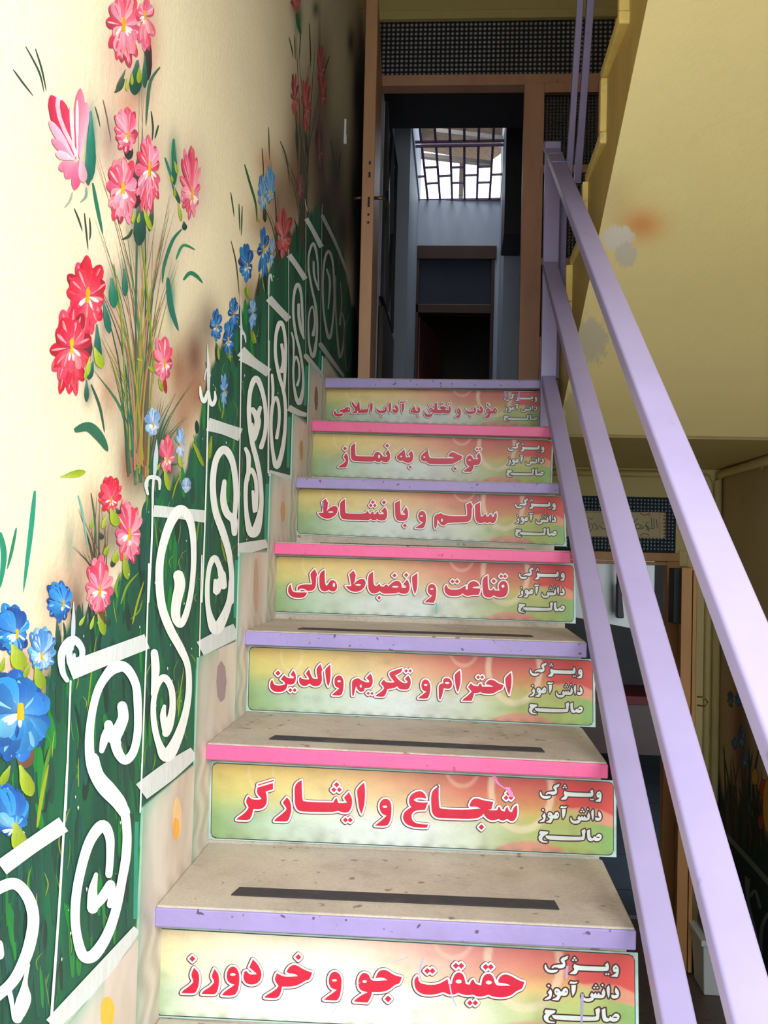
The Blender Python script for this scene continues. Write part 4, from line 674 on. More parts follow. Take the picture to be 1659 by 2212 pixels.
    "1270,160 1275,370 1290,410 1320,410 1345,370 1370,365 1390,410 1420,410 1440,370 1465,368 1480,415 1510,415 1520,370 1555,335 1568,400 1545,490 1510,530 1480,530 1440,505 1410,525 1380,525 1345,505 1310,528 1250,525 1210,500 1185,440 1180,210"], [], [(248, 402, 26, 13), (605, 475, 16, 28)])],
5: [((720, 945, 9.217), ["247,310 295,370 300,440 290,520 260,580 240,600 95,595 110,570 180,530 240,480 250,455 205,390", "435,110 437,350 460,372 800,378 815,330 850,290 890,282 940,310 985,380 1060,385 1080,370 1035,320 1090,245 1125,310 1135,390 1115,460 1070,495 1000,490 960,460 930,490 880,495 830,460 800,485 450,475 380,460 350,400 345,300 345,165",
    "1410,230 1430,300 1445,395 1520,395 1535,380 1490,330 1555,260 1590,320 1595,400 1570,470 1530,505 1450,505 1395,470 1370,460 1330,470 1275,440 1262,390 1290,335 1355,290"], [(232, 220, 42), (1073, 163, 42), (1530, 590, 35)], [(912, 378, 20, 36), (1352, 378, 22, 16)]),
    ((880, 945, 9.217), ["405,245 420,320 435,390 465,415 800,415 935,412 880,385 830,385 812,375 830,330 870,295 920,292 990,330 1095,375 1070,450 1020,460 940,510 870,535 470,535 400,510 370,470 340,485 280,460 258,410 280,350 345,290",
    "1425,300 1460,370 1465,460 1440,530 1400,550 1325,550 1315,600 1290,660 1255,690 1115,680 1130,655 1200,605 1245,570 1190,550 1165,490 1170,420 1200,365 1245,350 1290,375 1310,430 1400,435 1410,415 1370,375"], [(948, 622, 38), (1385, 232, 32), (1445, 232, 32)], [(338, 390, 20, 16), (1240, 450, 32, 12)])],
6: [((710, 860, 8.73), ["115,225 130,250 140,285 180,295 275,290 275,310 250,340 180,350 120,340 92,300 90,260", "195,255 210,225 290,205 320,180 365,162 400,185 410,225 395,262 360,275 335,265 300,285 270,280 255,265 215,262",
    "440,65 470,90 520,160 545,90 580,65 585,190 600,220 625,220 640,190 655,215 680,215 695,190 710,215 740,180 748,230 735,270 710,285 690,270 660,285 620,275 590,285 560,285 545,230 530,275 510,290 425,285 440,270 490,245 500,215 470,170 430,115", "822,75 830,130 825,230 800,290 780,230 770,120",
    "910,180 925,220 960,235 1030,232 1065,215 1045,190 1080,150 1100,190 1098,240 1070,275 1000,290 930,275 898,240 897,205", "1170,75 1180,140 1172,240 1150,290 1130,220 1120,110", "1265,120 1300,160 1320,215 1305,265 1260,285 1215,275 1198,240 1210,200 1235,200 1240,220 1280,225 1240,170", "1375,98 1425,100 1420,200 1390,290 1370,220", "1335,88 1350,58 1400,68 1470,50 1455,78 1400,90 1345,93"], [(1000, 333, 22)], [(372, 213, 8, 17)]),
    ((890, 860, 8.508), ["45,135 60,215 80,232 115,228 90,198 128,150 148,195 150,240 125,278 60,282 15,265 -15,270 -32,245 -20,205 25,170",
    "240,235 255,285 300,300 370,290 380,260 330,255 308,220 315,190 345,175 375,190 395,215 410,200 412,100 460,80 462,190 475,215 550,215 525,195 495,190 520,150 560,145 640,165 610,215 670,222 680,205 665,180 700,135 718,190 715,240 690,285 600,285 570,265 540,285 450,280 410,270 385,290 370,335 310,355 250,345 222,300 225,255",
    "855,180 885,200 900,240 895,310 870,365 785,360 800,340 850,310 860,295 825,270 815,230 830,195", "992,190 1005,235 1060,245 1120,240 1145,230 1120,200 1160,150 1180,195 1175,250 1140,285 1070,300 1000,285 975,245 978,210", "1260,135 1300,180 1315,230 1295,275 1250,290 1205,275 1190,240 1205,200 1230,210 1240,230 1270,225 1235,185",
    "1395,180 1430,200 1445,230 1480,230 1500,190 1530,175 1560,200 1568,245 1545,285 1510,290 1480,285 1445,290 1430,340 1410,370 1325,365 1340,345 1390,310 1395,290 1360,270 1355,225 1370,195", "1390,90 1420,105 1400,115 1430,135 1370,150 1380,130 1365,110"],
    [(115, 328, 20), (325, 128, 20), (365, 128, 20), (560, 103, 25), (668, 108, 20), (708, 108, 20), (1077, 333, 22)], [(10, 222, 10, 7), (343, 220, 14, 8), (850, 233, 14, 7), (1395, 235, 15, 7), (1530, 235, 8, 15)])]}
SMALL = ((1130, 1660, 7.9), ["1325,385 1360,420 1362,500 1340,565 1255,560 1265,545 1310,520 1330,495 1290,490 1275,450 1285,405", "1205,350 1225,390 1225,450 1200,485 800,470 785,510 760,532 680,525 700,505 740,475 750,450 730,420 750,375 790,405 1140,415 1190,415 1170,390",
    "350,385 360,420 385,465 430,470 520,465 520,480 490,505 430,518 370,500 335,450 335,405", "430,440 450,405 520,390 580,385 590,375 555,330 565,300 660,270 655,305 610,325 625,370 620,420 580,445 530,445 510,430 460,432 455,445", "570,290 665,255 668,265 572,298",
    "1315,720 1350,760 1365,820 1350,870 1310,890 1265,885 1250,850 1265,825 1290,840 1335,835 1300,790", "1225,690 1235,740 1232,830 1217,885 1200,830 1185,730", "1150,740 1172,790 1168,850 1140,885 1060,885 1020,880 1000,920 950,940 890,935 850,900 838,850 855,820 870,870 900,890 960,885 980,870 960,850 985,800 1010,830 1040,800 1055,835 1080,800 1100,835 1130,835 1120,800",
    "705,690 768,690 760,790 720,860 705,780", "675,670 695,635 740,648 795,640 775,668 740,675 690,672", "500,740 535,755 550,790 575,790 590,750 625,735 655,760 658,810 635,850 600,855 560,850 545,880 520,925 435,915 450,900 500,875 505,850 475,830 465,790 475,755", "415,755 435,800 430,860 405,910 325,915 340,895 385,870 400,845 375,805",
    "1170,1030 1175,1150 1190,1180 1220,1185 1235,1150 1260,1165 1300,1110 1345,1115 1368,1150 1355,1200 1310,1235 1260,1235 1230,1215 1200,1240 1150,1230 1125,1190 1120,1055", "1085,1025 1102,1075 1088,1100 1085,1185 1060,1228 490,1215 440,1180 430,1140 490,1140 1020,1165 1045,1150 1030,1055",
    "325,1100 345,1060 480,1075 475,1105 425,1130 385,1165 375,1205 400,1235 475,1245 465,1262 400,1262 340,1240 315,1195 318,1150 350,1120 330,1110"],
    [(1185, 525, 16), (1218, 525, 16), (752, 288, 18), (730, 320, 17), (772, 320, 17), (1135, 690, 18), (1043, 693, 18), (1020, 730, 17), (1065, 730, 17), (390, 705, 20)], [(1320, 432, 15, 8), (500, 795, 13, 8), (628, 792, 8, 16), (1305, 1168, 32, 11)])
def parse(s): return [tuple(float(q) for q in t.split(',')) for t in s.split()]
def smooth_poly(P, it=2):
    for _ in range(it):
        out = []; n = len(P)
        for i in range(n):
            a, b, c = P[i-1], P[i], P[(i+1) % n]
            v1 = (b[0]-a[0], b[1]-a[1]); v2 = (c[0]-b[0], c[1]-b[1]); l1 = math.hypot(*v1) or 1; l2 = math.hypot(*v2) or 1
            ang = math.degrees(math.acos(max(-1, min(1, (v1[0]*v2[0]+v1[1]*v2[1])/l1/l2))))
            if ang > 62 or ang < 3: out.append(b)
            else: out += [(b[0]-v1[0]*.25, b[1]-v1[1]*.25), (b[0]+v2[0]*.25, b[1]+v2[1]*.25)]
        P = out
    return P
class Sheet:
    def __init__(s, Y, back=False): s.v = []; s.f = []; s.c = []; s.Y = Y; s.n = 0
    def poly(s, P, c, off, F=None, mp=None):
        s.n += 1; o = off+(s.n % 53)*1.3e-6; k = len(s.v)
        for q in P:
            w_ = mp(*q); s.v.append((w_[0], s.Y-o, w_[1])); s.c.append(c)
        if F is None: F = [tuple(t) for t in tessellate_polygon([[Vector((x, y, 0)) for x, y in P]])]
        s.f += [tuple(k+i for i in t) for t in F]
    def outline(s, P, c, off, h, mp):
        n = len(P)
        for i in range(n):
            a, b = P[i], P[(i+1) % n]; dx, dy = b[0]-a[0], b[1]-a[1]; l = math.hypot(dx, dy)
            if l < 1e-6: continue
            nx, ny = -dy/l*h, dx/l*h
            s.poly([(a[0]+nx, a[1]+ny), (b[0]+nx, b[1]+ny), (b[0]-nx, b[1]-ny), (a[0]-nx, a[1]-ny)], c, off, [(0, 1, 2, 3)], mp)
            s.poly([(a[0]+h*math.cos(t*math.pi/4), a[1]+h*math.sin(t*math.pi/4)) for t in range(8)], c, off, [tuple(range(8))], mp)
        s.poly(P, c, off, None, mp)
lab = {0: 'lowest riser sign, wide daylit-tinted board with pink and red Persian lettering under a lilac edge', 1: 'second riser sign from the bottom, under a pink edge, pink drip on its letters', 2: 'third riser sign from the bottom, under the lilac edge with grip tape above it',
       3: 'fourth riser sign, middle of the seven, with a small turquoise drip under its red words', 4: 'fifth riser sign from the bottom, with a violet stain on its leftmost red letter', 5: 'sixth riser sign, second from the top, short red words with wide gaps', 6: 'topmost riser sign, smallest red lettering, its right end partly behind the railing post'}
RED = lin((200, 20, 54)); WHT = lin((240, 232, 228)); DKO = lin((96, 52, 60)); DKS = lin((72, 30, 42)); SMW = lin((214, 222, 214))
c2 = SG[1]
for k in range(7):
    Yp = YK[k]+NIN
    Q = [at(x, y, 1, Yp) for x, y in SG[k]]; TL, TR, BRr, BL = [(q[0], q[2]) for q in Q]
    zmin = (zl[k-1][0]+zr[k-1][0])/2+.004 if k else -9
    def uv(u, v, TL=TL, TR=TR, BRr=BRr, BL=BL):
        return tuple(lerp(lerp(TL[i], TR[i], u), lerp(BL[i], BRr[i], u), v) for i in (0, 1))
    sg = tag(empty('riser_sign', (float(TL[0]), Yp, float(BL[1]))), lab[k], 'sign', 'lettered boards on the stair risers')
    # board with teal-white margin
    P = [uv(-.008, -.03), uv(1.008, -.03), uv(1.008, 1.03), uv(-.008, 1.03)]
    mb = MB(); mb.hexa([(x, y, z) for z_ in (0, 1) for (x, z), y in [((P[i][0], P[i][1]), Yp-(.0003 if z_ == 0 else .0022)) for i in (0, 1, 2, 3)]])
    bd = keep(mb.build('backing', mat('sign_margin_%d' % k, (176, 206, 200), .5, var=.25, vscale=18, dirt=.5, dscale=9, dcol=(120, 104, 84)), None), sg)
    # printed panel: grid with rounded lower corners
    nu, nv = 240, 52; us = np.linspace(0, 1, nu); vs = np.linspace(0, 1, nv); U_, V_ = np.meshgrid(us, vs, indexing='ij'); uu, vv = U_.ravel(), V_.ravel()
    # round corners by pulling in
    ar = (TR[0]-TL[0])/abs(TL[1]-BL[1]); rc = .07
    dx = np.minimum(uu, 1-uu)*ar; dy = np.minimum(vv, 1-vv)
    sh = np.where(dy < rc, rc-np.sqrt(np.clip(rc**2-(rc-dy)**2, 0, None)), 0)/ar
    uu2 = .5+(uu-.5)*(1-2*sh)
    cc = signcols(uu2, vv)*(.95 if k == 0 else .82)  # lowest board's stronger daylight put into its colour
    def blend(mask, c, a): 
        global cc
        m_ = np.clip(mask, 0, 1)[:, None]*a; cc = cc*(1-m_)+np.array(lin(c))*m_
    ramp = lambda d, w_=.012: np.clip(d/w_+.5, 0, 1)
    blend(ramp(uu2-np.interp(vv, [0, .12, .35, .4, .6, 1], [.84, .853, .883, .9, .90, .9])) * ramp(np.interp(uu2, [.88, .9, .95, 1], [.36, .40, .42, .50])-vv, .03), (204, 62, 58), .95)
    e1 = np.interp(uu2, [.885, .93, .97, 1], [.40, .36, .385, .46]); e2 = np.interp(uu2, [.885, .93, .97, 1], [.40, .53, .59, .62])
    blend(ramp(vv-e1, .03)*ramp(e2-vv, .03)*ramp(uu2-.885, .01), (216, 142, 116), .9)
    blend(ramp(vv-e2, .03)*ramp(uu2-np.interp(vv, [.4, .6, 1], [.9, .94, .95]), .08), (128, 168, 92), .85)
    blend(ramp(vv-.42, .1)*ramp(uu2-.86, .05)*ramp(.95-uu2, .05), (190, 200, 116), .6)
    for (rcx, rcy, r1, r2, h1, h2, cr_) in ((.776, .16, .066, .082, .50, .60, .55), (.125, .10, .028, .034, .22, .28, .25), (.63, -.18, .04, .048, .3, .36, .3)):
        d1 = ((uu2-rcx)/r2)**2+((vv-rcy)/h2)**2; d2 = ((uu2-rcx)/r1)**2+((vv-rcy)/h1)**2
        blend(ramp(1-d1, .12)*ramp(d2-1, .12), (238, 214, 184), cr_)
    blend(ramp(1-(((uu2-.80)/.10)**2+((vv-1.12)/.26)**2), .15), (226, 130, 130), .7)
    if k == 0: blend(np.exp(-((uu2-.3)/.34)**2), (255, 254, 244), .6)  # bright daylight on the left of the lowest board painted in as white
    rs = np.random.RandomState(k)
    for q in range(26):
        bu, bv = rs.rand(), rs.rand()**.5; blend(np.exp(-(((uu2-bu)/(.01+.03*rs.rand()))**2+((vv-bv)/(.05+.1*rs.rand()))**2)), (130, 128, 84) if rs.rand() < .6 else (110, 96, 70), .12+.12*rs.rand())
    blend(np.clip((vv-.93)/.07, 0, 1)*(.5+.5*np.sin(uu2*140+k)), (120, 110, 84), .5)
    blend(np.clip((.03-uu2)/.03, 0, 1)*np.clip(vv+.2, 0, 1), (130, 150, 96), .5)
    XY = np.array([uv(a, b) for a, b in zip(uu2, vv)])
    i = (np.arange(nu-1)[:, None]*nv+np.arange(nv-1)[None]).ravel(); F = np.stack([i, i+1, i+nv+1, i+nv], 1)
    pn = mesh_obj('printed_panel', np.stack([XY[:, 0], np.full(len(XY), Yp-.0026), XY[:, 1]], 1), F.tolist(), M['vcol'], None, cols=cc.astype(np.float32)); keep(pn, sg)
    # thin dark border line
    sh_ = Sheet(Yp-.0023)
    E = []
    for (u, v) in [(0, .07), (.004, .02), (.012, 0), (.988, 0), (.996, .02), (1, .07), (1, .93), (.996, .98), (.988, 1), (.012, 1), (.004, .98), (0, .93)]: E.append((u, v))
    ou = [(.5+(u-.5)*1.0035, .5+(v-.5)*1.022) for u, v in E]
    for a in range(12):
        b = (a+1) % 12; sh_.poly([E[a], ou[a], ou[b], E[b]], lin((40, 56, 56)), .0002, [(0, 1, 2, 3)], uv)
    # lettering
    def pxmap(ox, oy, s, Yp=Yp):
        def f_(x, y):
            p = at(ox+x/s, oy+y/s, 1, Yp-.003); return (p[0], p[2])
        return f_
    fade = 1.
    for (ox, oy, s), polys, dots, holes in WORDS[k]:
        mp = pxmap(ox, oy, s); sw = {0: 4.8, 1: 4.2, 2: 3.5, 3: 3.1, 4: 2.7, 5: 2.5, 6: 1.75}[k]*s
        sh0 = [smooth_poly(parse(t)) for t in polys]+[[(x+r, y), (x, y+r), (x-r, y), (x, y-r)] for x, y, r in dots]
        for P in sh0: sh_.outline([(x-.9*s, y+.5*s) for x, y in P], DKO, .0004, sw*1.27, mp)
        for P in sh0: sh_.outline(P, WHT, .0005, sw*.86, mp)
        for P in sh0: sh_.poly(P, RED, .0006, None, mp)
        for x, y, rx, ry in holes: sh_.poly([(x+rx*math.cos(a*.524), y+ry*math.sin(a*.524)) for a in range(12)], WHT, .0007, None, mp)
    (ox, oy, s), polys, dots, holes = SMALL
    def mpS(x, y, uv=uv):                      # small text sits alike on every board
        X, Yy = ox+x/s, oy+y/s; u = (X-c2[0][0])/(c2[1][0]-c2[0][0]); top = c2[0][1]+(c2[1][1]-c2[0][1])*u; bot = c2[3][1]+(c2[2][1]-c2[3][1])*u
        return uv(u-(.003 if k else .006), (Yy-top)/(bot-top))
    sh0 = [smooth_poly(parse(t)) for t in polys]+[[(x+r, y), (x, y+r), (x-r, y), (x, y-r)] for x, y, r in dots]
    ext = {5: .8}.get(k, 1)
    for P in sh0: sh_.outline(P, DKS, .0005, 22, mpS)
    for P in sh0: sh_.poly(P, SMW, .0006, None, mpS)
    for x, y, rx, ry in holes: sh_.poly([(x+rx*math.cos(a*.524), y+ry*math.sin(a*.524)) for a in range(12)], DKS, .0007, None, mpS)
    # drips of step paint on the boards
    DR = {0: [((915, 2070), (908, 2090), (905, 2118), 4, (186, 176, 216)), ((880, 2068), (864, 2074), (850, 2078), 3, (190, 180, 220)), ((1226, 2086), (1224, 2098), (1224, 2114), 5, (180, 160, 200)), ((1258, 2146), (1257, 2180), (1256, 2212), 6, (170, 160, 200)), ((970, 2118), (976, 2150), (986, 2174), 3, (190, 180, 220)), ((778, 2122), (745, 2150), (715, 2192), 1.5, (180, 176, 220))],
          1: [((1066, 1672), (1076, 1692), (1096, 1706), 7, (240, 130, 190)), ((1096, 1700), (1104, 1716), (1108, 1722), 10, (240, 140, 196))], 3: [((943, 1303), (943, 1312), (942, 1325), 4, (110, 190, 196))],
          4: [((697, 1082), (698, 1090), (697, 1098), 4, (150, 120, 190)), ((1033, 1073), (1033, 1078), (1033, 1082), 3, (140, 140, 150))], 6: [((1092, 845), (1092, 850), (1093, 858), 6, (170, 140, 200)), ((1122, 846), (1121, 856), (1121, 866), 3, (170, 140, 200))]}
    for (a, b, c_, w_, cc_) in DR.get(k, []):
        mp = pxmap(0, 0, 1.); pts = crs([(*a, w_), (*b, w_), (*c_, w_*.8)], 5)
        for p, q in zip(pts, pts[1:]):
            sh_.poly([(p[0]-p[2]/2, p[1]), (p[0]+p[2]/2, p[1]+.3), (q[0]+q[2]/2, q[1]+.3), (q[0]-q[2]/2, q[1])], lin(cc_), .0008, [(0, 1, 2, 3)], mp)
    lt = mesh_obj('lettering', sh_.v, sh_.f, M['ink'], None, cols=np.array(sh_.c, np.float32)); keep(lt, sg)

# ------------------------------------------------------------------ railing of this flight
ral = tag(empty('stair_railing', (W, 1.8, 1.0)), 'lilac painted metal railing with three sloping bars on the open side of the stairs', 'railing')
RA = {'handrail': (.7732, -.0042, .8394, .6528, .0506, .0300, 1.915), 'middle_rail': (.7736, -.0058, .4597, .6402, .0503, .0300, 1.80), 'lower_rail': (.7764, -.0055, .0816, .6297, .0485, .040, 1.79)}
for nm, (x0, dx, z0, s, w_, th, yt) in RA.items():
    ct = math.cos(math.atan(s)); y0 = -1.25
    P = []
    for z_ in (1, 0):
        for (y, i) in ((y0, 0), (y0, 1), (yt, 1), (yt, 0)):
            yy = y + (th*math.sin(math.atan(s)) if z_ else 0); 
            P.append((x0+dx*y+i*w_, yy, z0+s*y-(th*ct if z_ else 0)))
    mb = MB(); mb.hexa(P); r_ = mb.build(nm, M['rail'], None, bevel=.005, seg=3); keep(r_, ral)
mb = MB(); xp = .766; mb.box((xp-.002, 1.80, 1.03), (xp+.053, 1.835, 2.04)); keep(mb.build('post', M['rail'], None, bevel=.004), ral)
mb = MB(); mb.box((.818, 1.86, 1.21), (.85, 1.89, 1.98)); keep(mb.build('rear_post', M['rail'], None, bevel=.003), ral)
mb = MB(); mb.box((.812, 1.855, 1.55), (.819, 1.89, 1.97)); tag(keep(mb.build('paint_strip', M['raildk'], None), ral), 'old blue paint showing on post edge')
mb = MB(); mb.box((xp-.012, 1.79, 1.01), (xp+.06, 1.85, 1.03)); keep(mb.build('post_foot', M['rail'], None, bevel=.002), ral)
mb = MB(); mb.bar((.80, -1.24, -1.1), (.80, -1.24, .03), .05, .05); keep(mb.build('post', M['rail'], None, bevel=.004), ral)
# weld seams on handrail near post
for yy in (1.72, 1.60):
    mb = MB(); z = .8394+.6528*yy; mb.tube([(.766, yy, z+.001), (.766+.05, yy, z+.001)], .0022, 6); keep(mb.build('weld_seam', M['rail'], None, smooth=True), ral)
# two bars of the upper flight's railing
ur = tag(empty('upper_railing', (.84, 1.86, 1.95)), 'pair of lilac bars rising towards the upper flight beside the yellow stair edge', 'railing')
for (xb, yb_, xt, yt_, w_) in ((1228, 395, 1257, -60, .022), (1247, 395, 1280, -60, .025)):
    A = at(xb, yb_, 1, 1.875); B = at(xt, yt_, 1, 1.55)
    mb = MB(); mb.bar(A, B, w_, .03); keep(mb.build('sloping_bar', M['rail'], None, bevel=.003), ur)

# ------------------------------------------------------------------ upper flight (seen from below)
uf = tag(empty('upper_staircase', (1.3, 1.85, 1.0)), 'yellow plastered underside of the upper flight with stepped left edge', 'staircase')
S2 = .66; YT = 1.86
def soff(y): return 1.015+S2*(YT-y)
# soffit as a fine sheet so that the painted patches are part of it
xl_of = lambda y: .832+(1.86-y)*.0415
ny, nx_ = 420, 170; ys = np.linspace(-.75, YT, ny); V = []; 
for y in ys:
    a = xl_of(y)
    for i in range(nx_): V.append((a+(1.757-a)*i/(nx_-1), y, soff(y)))
V = np.array(V); x_, y_ = px_of(V)
cc = np.tile(np.array(lin((226, 208, 146))), (len(V), 1))
def bl(d, c, a):
    global cc
    q = (np.clip(d, 0, 1)*a)[:, None]; cc = cc*(1-q)+np.array(lin(c))*q
nz_ = np.sin(x_*.21)*np.sin(y_*.17)+.6*np.sin(x_*.53+y_*.31)+.8*np.sin(x_*.9-y_*.4)*np.sin(y_*.83)+.5*np.sin(x_*1.3+2)*np.sin(y_*1.1+x_*.5)
bl(np.exp(-(((x_-1385)/46)**2+((y_-485)/34)**2)), (214, 130, 60), .8)
bl(np.exp(-(((x_-1330)/40)**2+((y_-440)/60)**2)), (190, 166, 120), .4)
bl((1-(((x_-1335)/36)**2+((y_-515)/30)**2)+.2*nz_)*4, (216, 208, 196), .95)
bl((1-(((x_-1352)/26)**2+((y_-550)/28)**2)+.2*nz_)*4, (198, 190, 176), .85)
bl((1-(((x_-1275)/42)**2+((y_-735)/52)**2)+.25*nz_)*3, (190, 182, 160), .85)
bl((1-(((x_-1245)/30)**2+((y_-900)/70)**2)+.2*nz_)*3, (176, 164, 130), .7)
i = (np.arange(ny-1)[:, None]*nx_+np.arange(nx_-1)[None]).ravel(); F = np.stack([i, i+1, i+nx_+1, i+nx_], 1)
keep(mesh_obj('soffit', V, F.tolist(), M['soffit'], None, cols=cc.astype(np.float32)), uf)
# stepped side face and protruding slab ends
RUN, RISE = .33, .213
steps = []
y = 1.735; z = 1.911
prof = [(1.86, 1.03)]
pts = []
yy, zz = 1.80+.26, 1.70
stp = [(2.05, 1.42), (1.605, 1.575), (1.34, 1.75), (1.07, 1.935), (.80, 2.115), (.53, 2.295), (.26, 2.475), (-.01, 2.655), (-.28, 2.835), (-.55, 3.015), (-.82, 3.19)]
top = []
for (a, b) in zip(stp, stp[1:]):
    top += [(a[0], a[1]-.035), (b[0], a[1]-.035)] if a[0] < 2 else [(1.86, a[1]-.035), (b[0], a[1]-.035)]
    top += [(b[0], b[1]-.035)]
loop = [(YT, 1.019)]+[(1.86, 1.40)]+top+[(-.82, 3.15), (-.82, soff(-.82)+.004)]
mb = MB(); n = len(loop); mb.v += [(xl_of(y), y, z) for y, z in loop]+[(xl_of(y)+.05, y, z) for y, z in loop]
tri = [tuple(t) for t in tessellate_polygon([[Vector((y, z, 0)) for y, z in loop]])]
mb.f += tri+[tuple(n+i for i in t[::-1]) for t in tri]+[(i, (i+1) % n, n+(i+1) % n, n+i) for i in range(n)]
keep(mb.build('side_string', M['string'], None), uf)
for j, (a, b) in enumerate(zip(stp, stp[1:])):
    xx = min(.85, xl_of((a[0]+b[0])/2)-.012)
    ya = min(a[0], 1.83)
    mb = MB(); mb.box((xx, b[0]-.012, a[1]-.034), (1.75, ya+.02, a[1])); keep(mb.build('step_slab', M['slab'], None, bevel=.006), uf)
    mb = MB(); mb.box((xx+.001, b[0]-.008, a[1]), (1.75, b[0]+.018, b[1]-.034)); keep(mb.build('step_riser', M['slab'], None, bevel=.004), uf)
# lowest part of the string where it meets the landing

# ------------------------------------------------------------------ upper doorway
dr = struct(empty('door_1', (.6, YD, ZL)))
def pr(o): return keep(o, dr)
x0d, x1d = .045, .772
mb = MB(); mb.box((.0, YD-.03, 2.935), (xr+.06, YD+.06, 2.99)); pr(mb.build('head_rail', M['wood'], None, bevel=.004))
mb = MB(); mb.box((.0, YD-.02, 3.285), (xr+.06, YD+.05, 3.33)); pr(mb.build('top_rail', M['yellow'], None, bevel=.006))
mb = MB(); mb.box((.0, YD-.02, ZL-.03), (x0d, YD+.06, 2.94)); pr(mb.build('jamb', M['darkwood'], None, bevel=.003))
mb = MB(); mb.box((.02, YD+.01, 2.99), (xr+.06, YD+.02, 3.29)); tag(pr(mb.build('transom_glass', M['glassA'], None)), 'pressed pattern glass with sparkle painted as pale dots')
# fixed right leaf
fx0, fx1 = .772, 1.18
def bx(name, a, b, m, bev=.004, par=None):
    mb = MB(); mb.box(a, b); return pr(mb.build(name, m, None, bevel=bev))
bx('stile', (fx0, YD-.045, ZL-.03), (.874, YD, 2.935), M['wood']); bx('stile', (1.138, YD-.045, ZL-.03), (fx1, YD, 2.935), M['wood'])
bx('rail', (.874, YD-.045, 2.88), (1.138, YD, 2.935), M['wood']); bx('rail', (.874, YD-.04, 2.485), (1.138, YD, 2.525), M['wood']); bx('rail', (.874, YD-.04, 2.02), (1.138, YD, 2.055), M['wood'])
bx('rail', (.874, YD-.04, ZL-.03), (1.138, YD, 1.66), M['wood']); bx('glazing_bar', (.985, YD-.03, 1.66), (1.01, YD, 2.02), M['wood'])
for (a, b) in ((2.525, 2.88), (2.055, 2.485), (1.66, 2.02)):
    tag(bx('glass_pane', (.874, YD-.02, a), (1.138, YD-.012, b), M['glassB'], 0), 'small square pattern glass')
bx('bead', (.874, YD-.05, 2.87), (1.138, YD-.04, 2.885), M['darkwood'], .002)
# open leaf, seen edge on beside the mural
lf = struct(empty('door_2', (.07, YD, ZL)))
mb = MB(); mb.hexa([(.045, 2.54, ZL-.03), (.0985, 2.54, ZL-.03), (.062, YD-.03, ZL-.03), (.045, YD-.03, ZL-.03), (.036, 2.54, 3.02), (.0895, 2.54, 3.02), (.058, YD-.03, 2.95), (.036, YD-.03, 2.95)])
keep(mb.build('leaf', M['woodlite'], None, bevel=.004), lf)
mb = MB(); mb.box((.062, 2.5385, 1.985), (.082, 2.5405, 2.27)); pl = keep(mb.build('lock_plate', M['woodlite'], None, bevel=.001), lf)
for z, h in ((2.262, .007), (2.21, .012), (2.09, .022), (2.035, .005), (2.0, .005)):
    mb = MB(); mb.box((.068, 2.5375, z-h), (.077, 2.539, z+h)); keep(mb.build('keyhole', M['dark'], None), lf)
for s_, nm in ((1, 'handle'), (-1, 'handle')):
    xc = .09 if s_ > 0 else .044
    mb = MB(); mb.tube([(xc, 2.60, 2.13), (xc+s_*.035, 2.60, 2.13), (xc+s_*.045, 2.61, 2.128), (xc+s_*.05, 2.68, 2.12)], .008, 8); keep(mb.build(nm, M['brass'], None, smooth=True), lf)
for z in (2.75, 1.5):
    pass
# ------------------------------------------------------------------ corridor behind the upper door
YI = 5.5; XL, XR = .152, .756
mb = MB(); mb.box((-.25, YD+.12, ZL-.1), (1.4, YI+2.2, ZL-.03)); o = struct(mb.build('floor_corridor', M['floor']))
mb = MB(); mb.box((-.25, YD+.12, ZL-.03), (.055, 4.35, 4.0)); mb.box((-.25, 4.25, ZL-.03), (XL, YI+.12, 4.0)); wcl = struct(mb.build('wall_corridor_left', M['grey']))
mb = MB(); mb.box((XR, 4.75, ZL-.03), (XR+.2, YI+.12, 4.0)); mb.box((.86, YD+.12, ZL-.03), (1.2, 4.75, 4.0)); wcr = struct(mb.build('wall_corridor_right', M['grey']))
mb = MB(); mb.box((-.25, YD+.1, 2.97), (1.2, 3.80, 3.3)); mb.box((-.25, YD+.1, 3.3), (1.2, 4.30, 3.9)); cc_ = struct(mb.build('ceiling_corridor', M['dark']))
mb = MB(); mb.box((XL, YI, 2.835), (XR, YI+.1, 3.18)); wi = struct(mb.build('wall_corridor_back', M['grey']))
# inner door below the skylight
di = struct(empty('door_3', (.45, YI, ZL)))
dz = 2.835
for (a, b) in (((XL, YI-.02, 2.735), (XR-.02, YI+.1, dz)), ((XL, YI-.01, ZL), (XL+.02, YI+.1, dz)), ((.70, YI-.01, ZL), (.725, YI+.1, dz)), ((XL, YI-.01, 2.335), (.71, YI+.1, 2.40))):
    mb = MB(); mb.box(a, b); keep(mb.build('frame_rail', M['darkwood'], None, bevel=.004), di)
mb = MB(); mb.box((XL+.02, YI+.03, 2.40), (.70, YI+.05, 2.735)); keep(mb.build('transom_panel', mat('dark_transom', (52, 56, 70), .3), None), di)
mb = MB(); mb.box((.725, YI, ZL), (XR+.2, YI+.1, dz)); keep(mb.build('side_panel', M['grey'], None), di)
mb = MB(); mb.hexa([(XL+.01, YI+.1, ZL), (XL+.03, YI+.1, ZL), (XL+.17, YI+.9, ZL), (XL+.15, YI+.9, ZL), (XL+.01, YI+.1, 2.33), (XL+.03, YI+.1, 2.33), (XL+.17, YI+.9, 2.33), (XL+.15, YI+.9, 2.33)])
keep(mb.build('leaf', mat('rose_poster_door', (150, 84, 88), .4), None), di)
mb = MB()
for (yy, zz, w_, h_) in ((.3, 1.55, .12, .5), (.5, 1.6, .08, .3)):
    pass
def leafpt(t, z, off=.003): return (XL+.03+.14*t+off, YI+.1+.8*t, z)
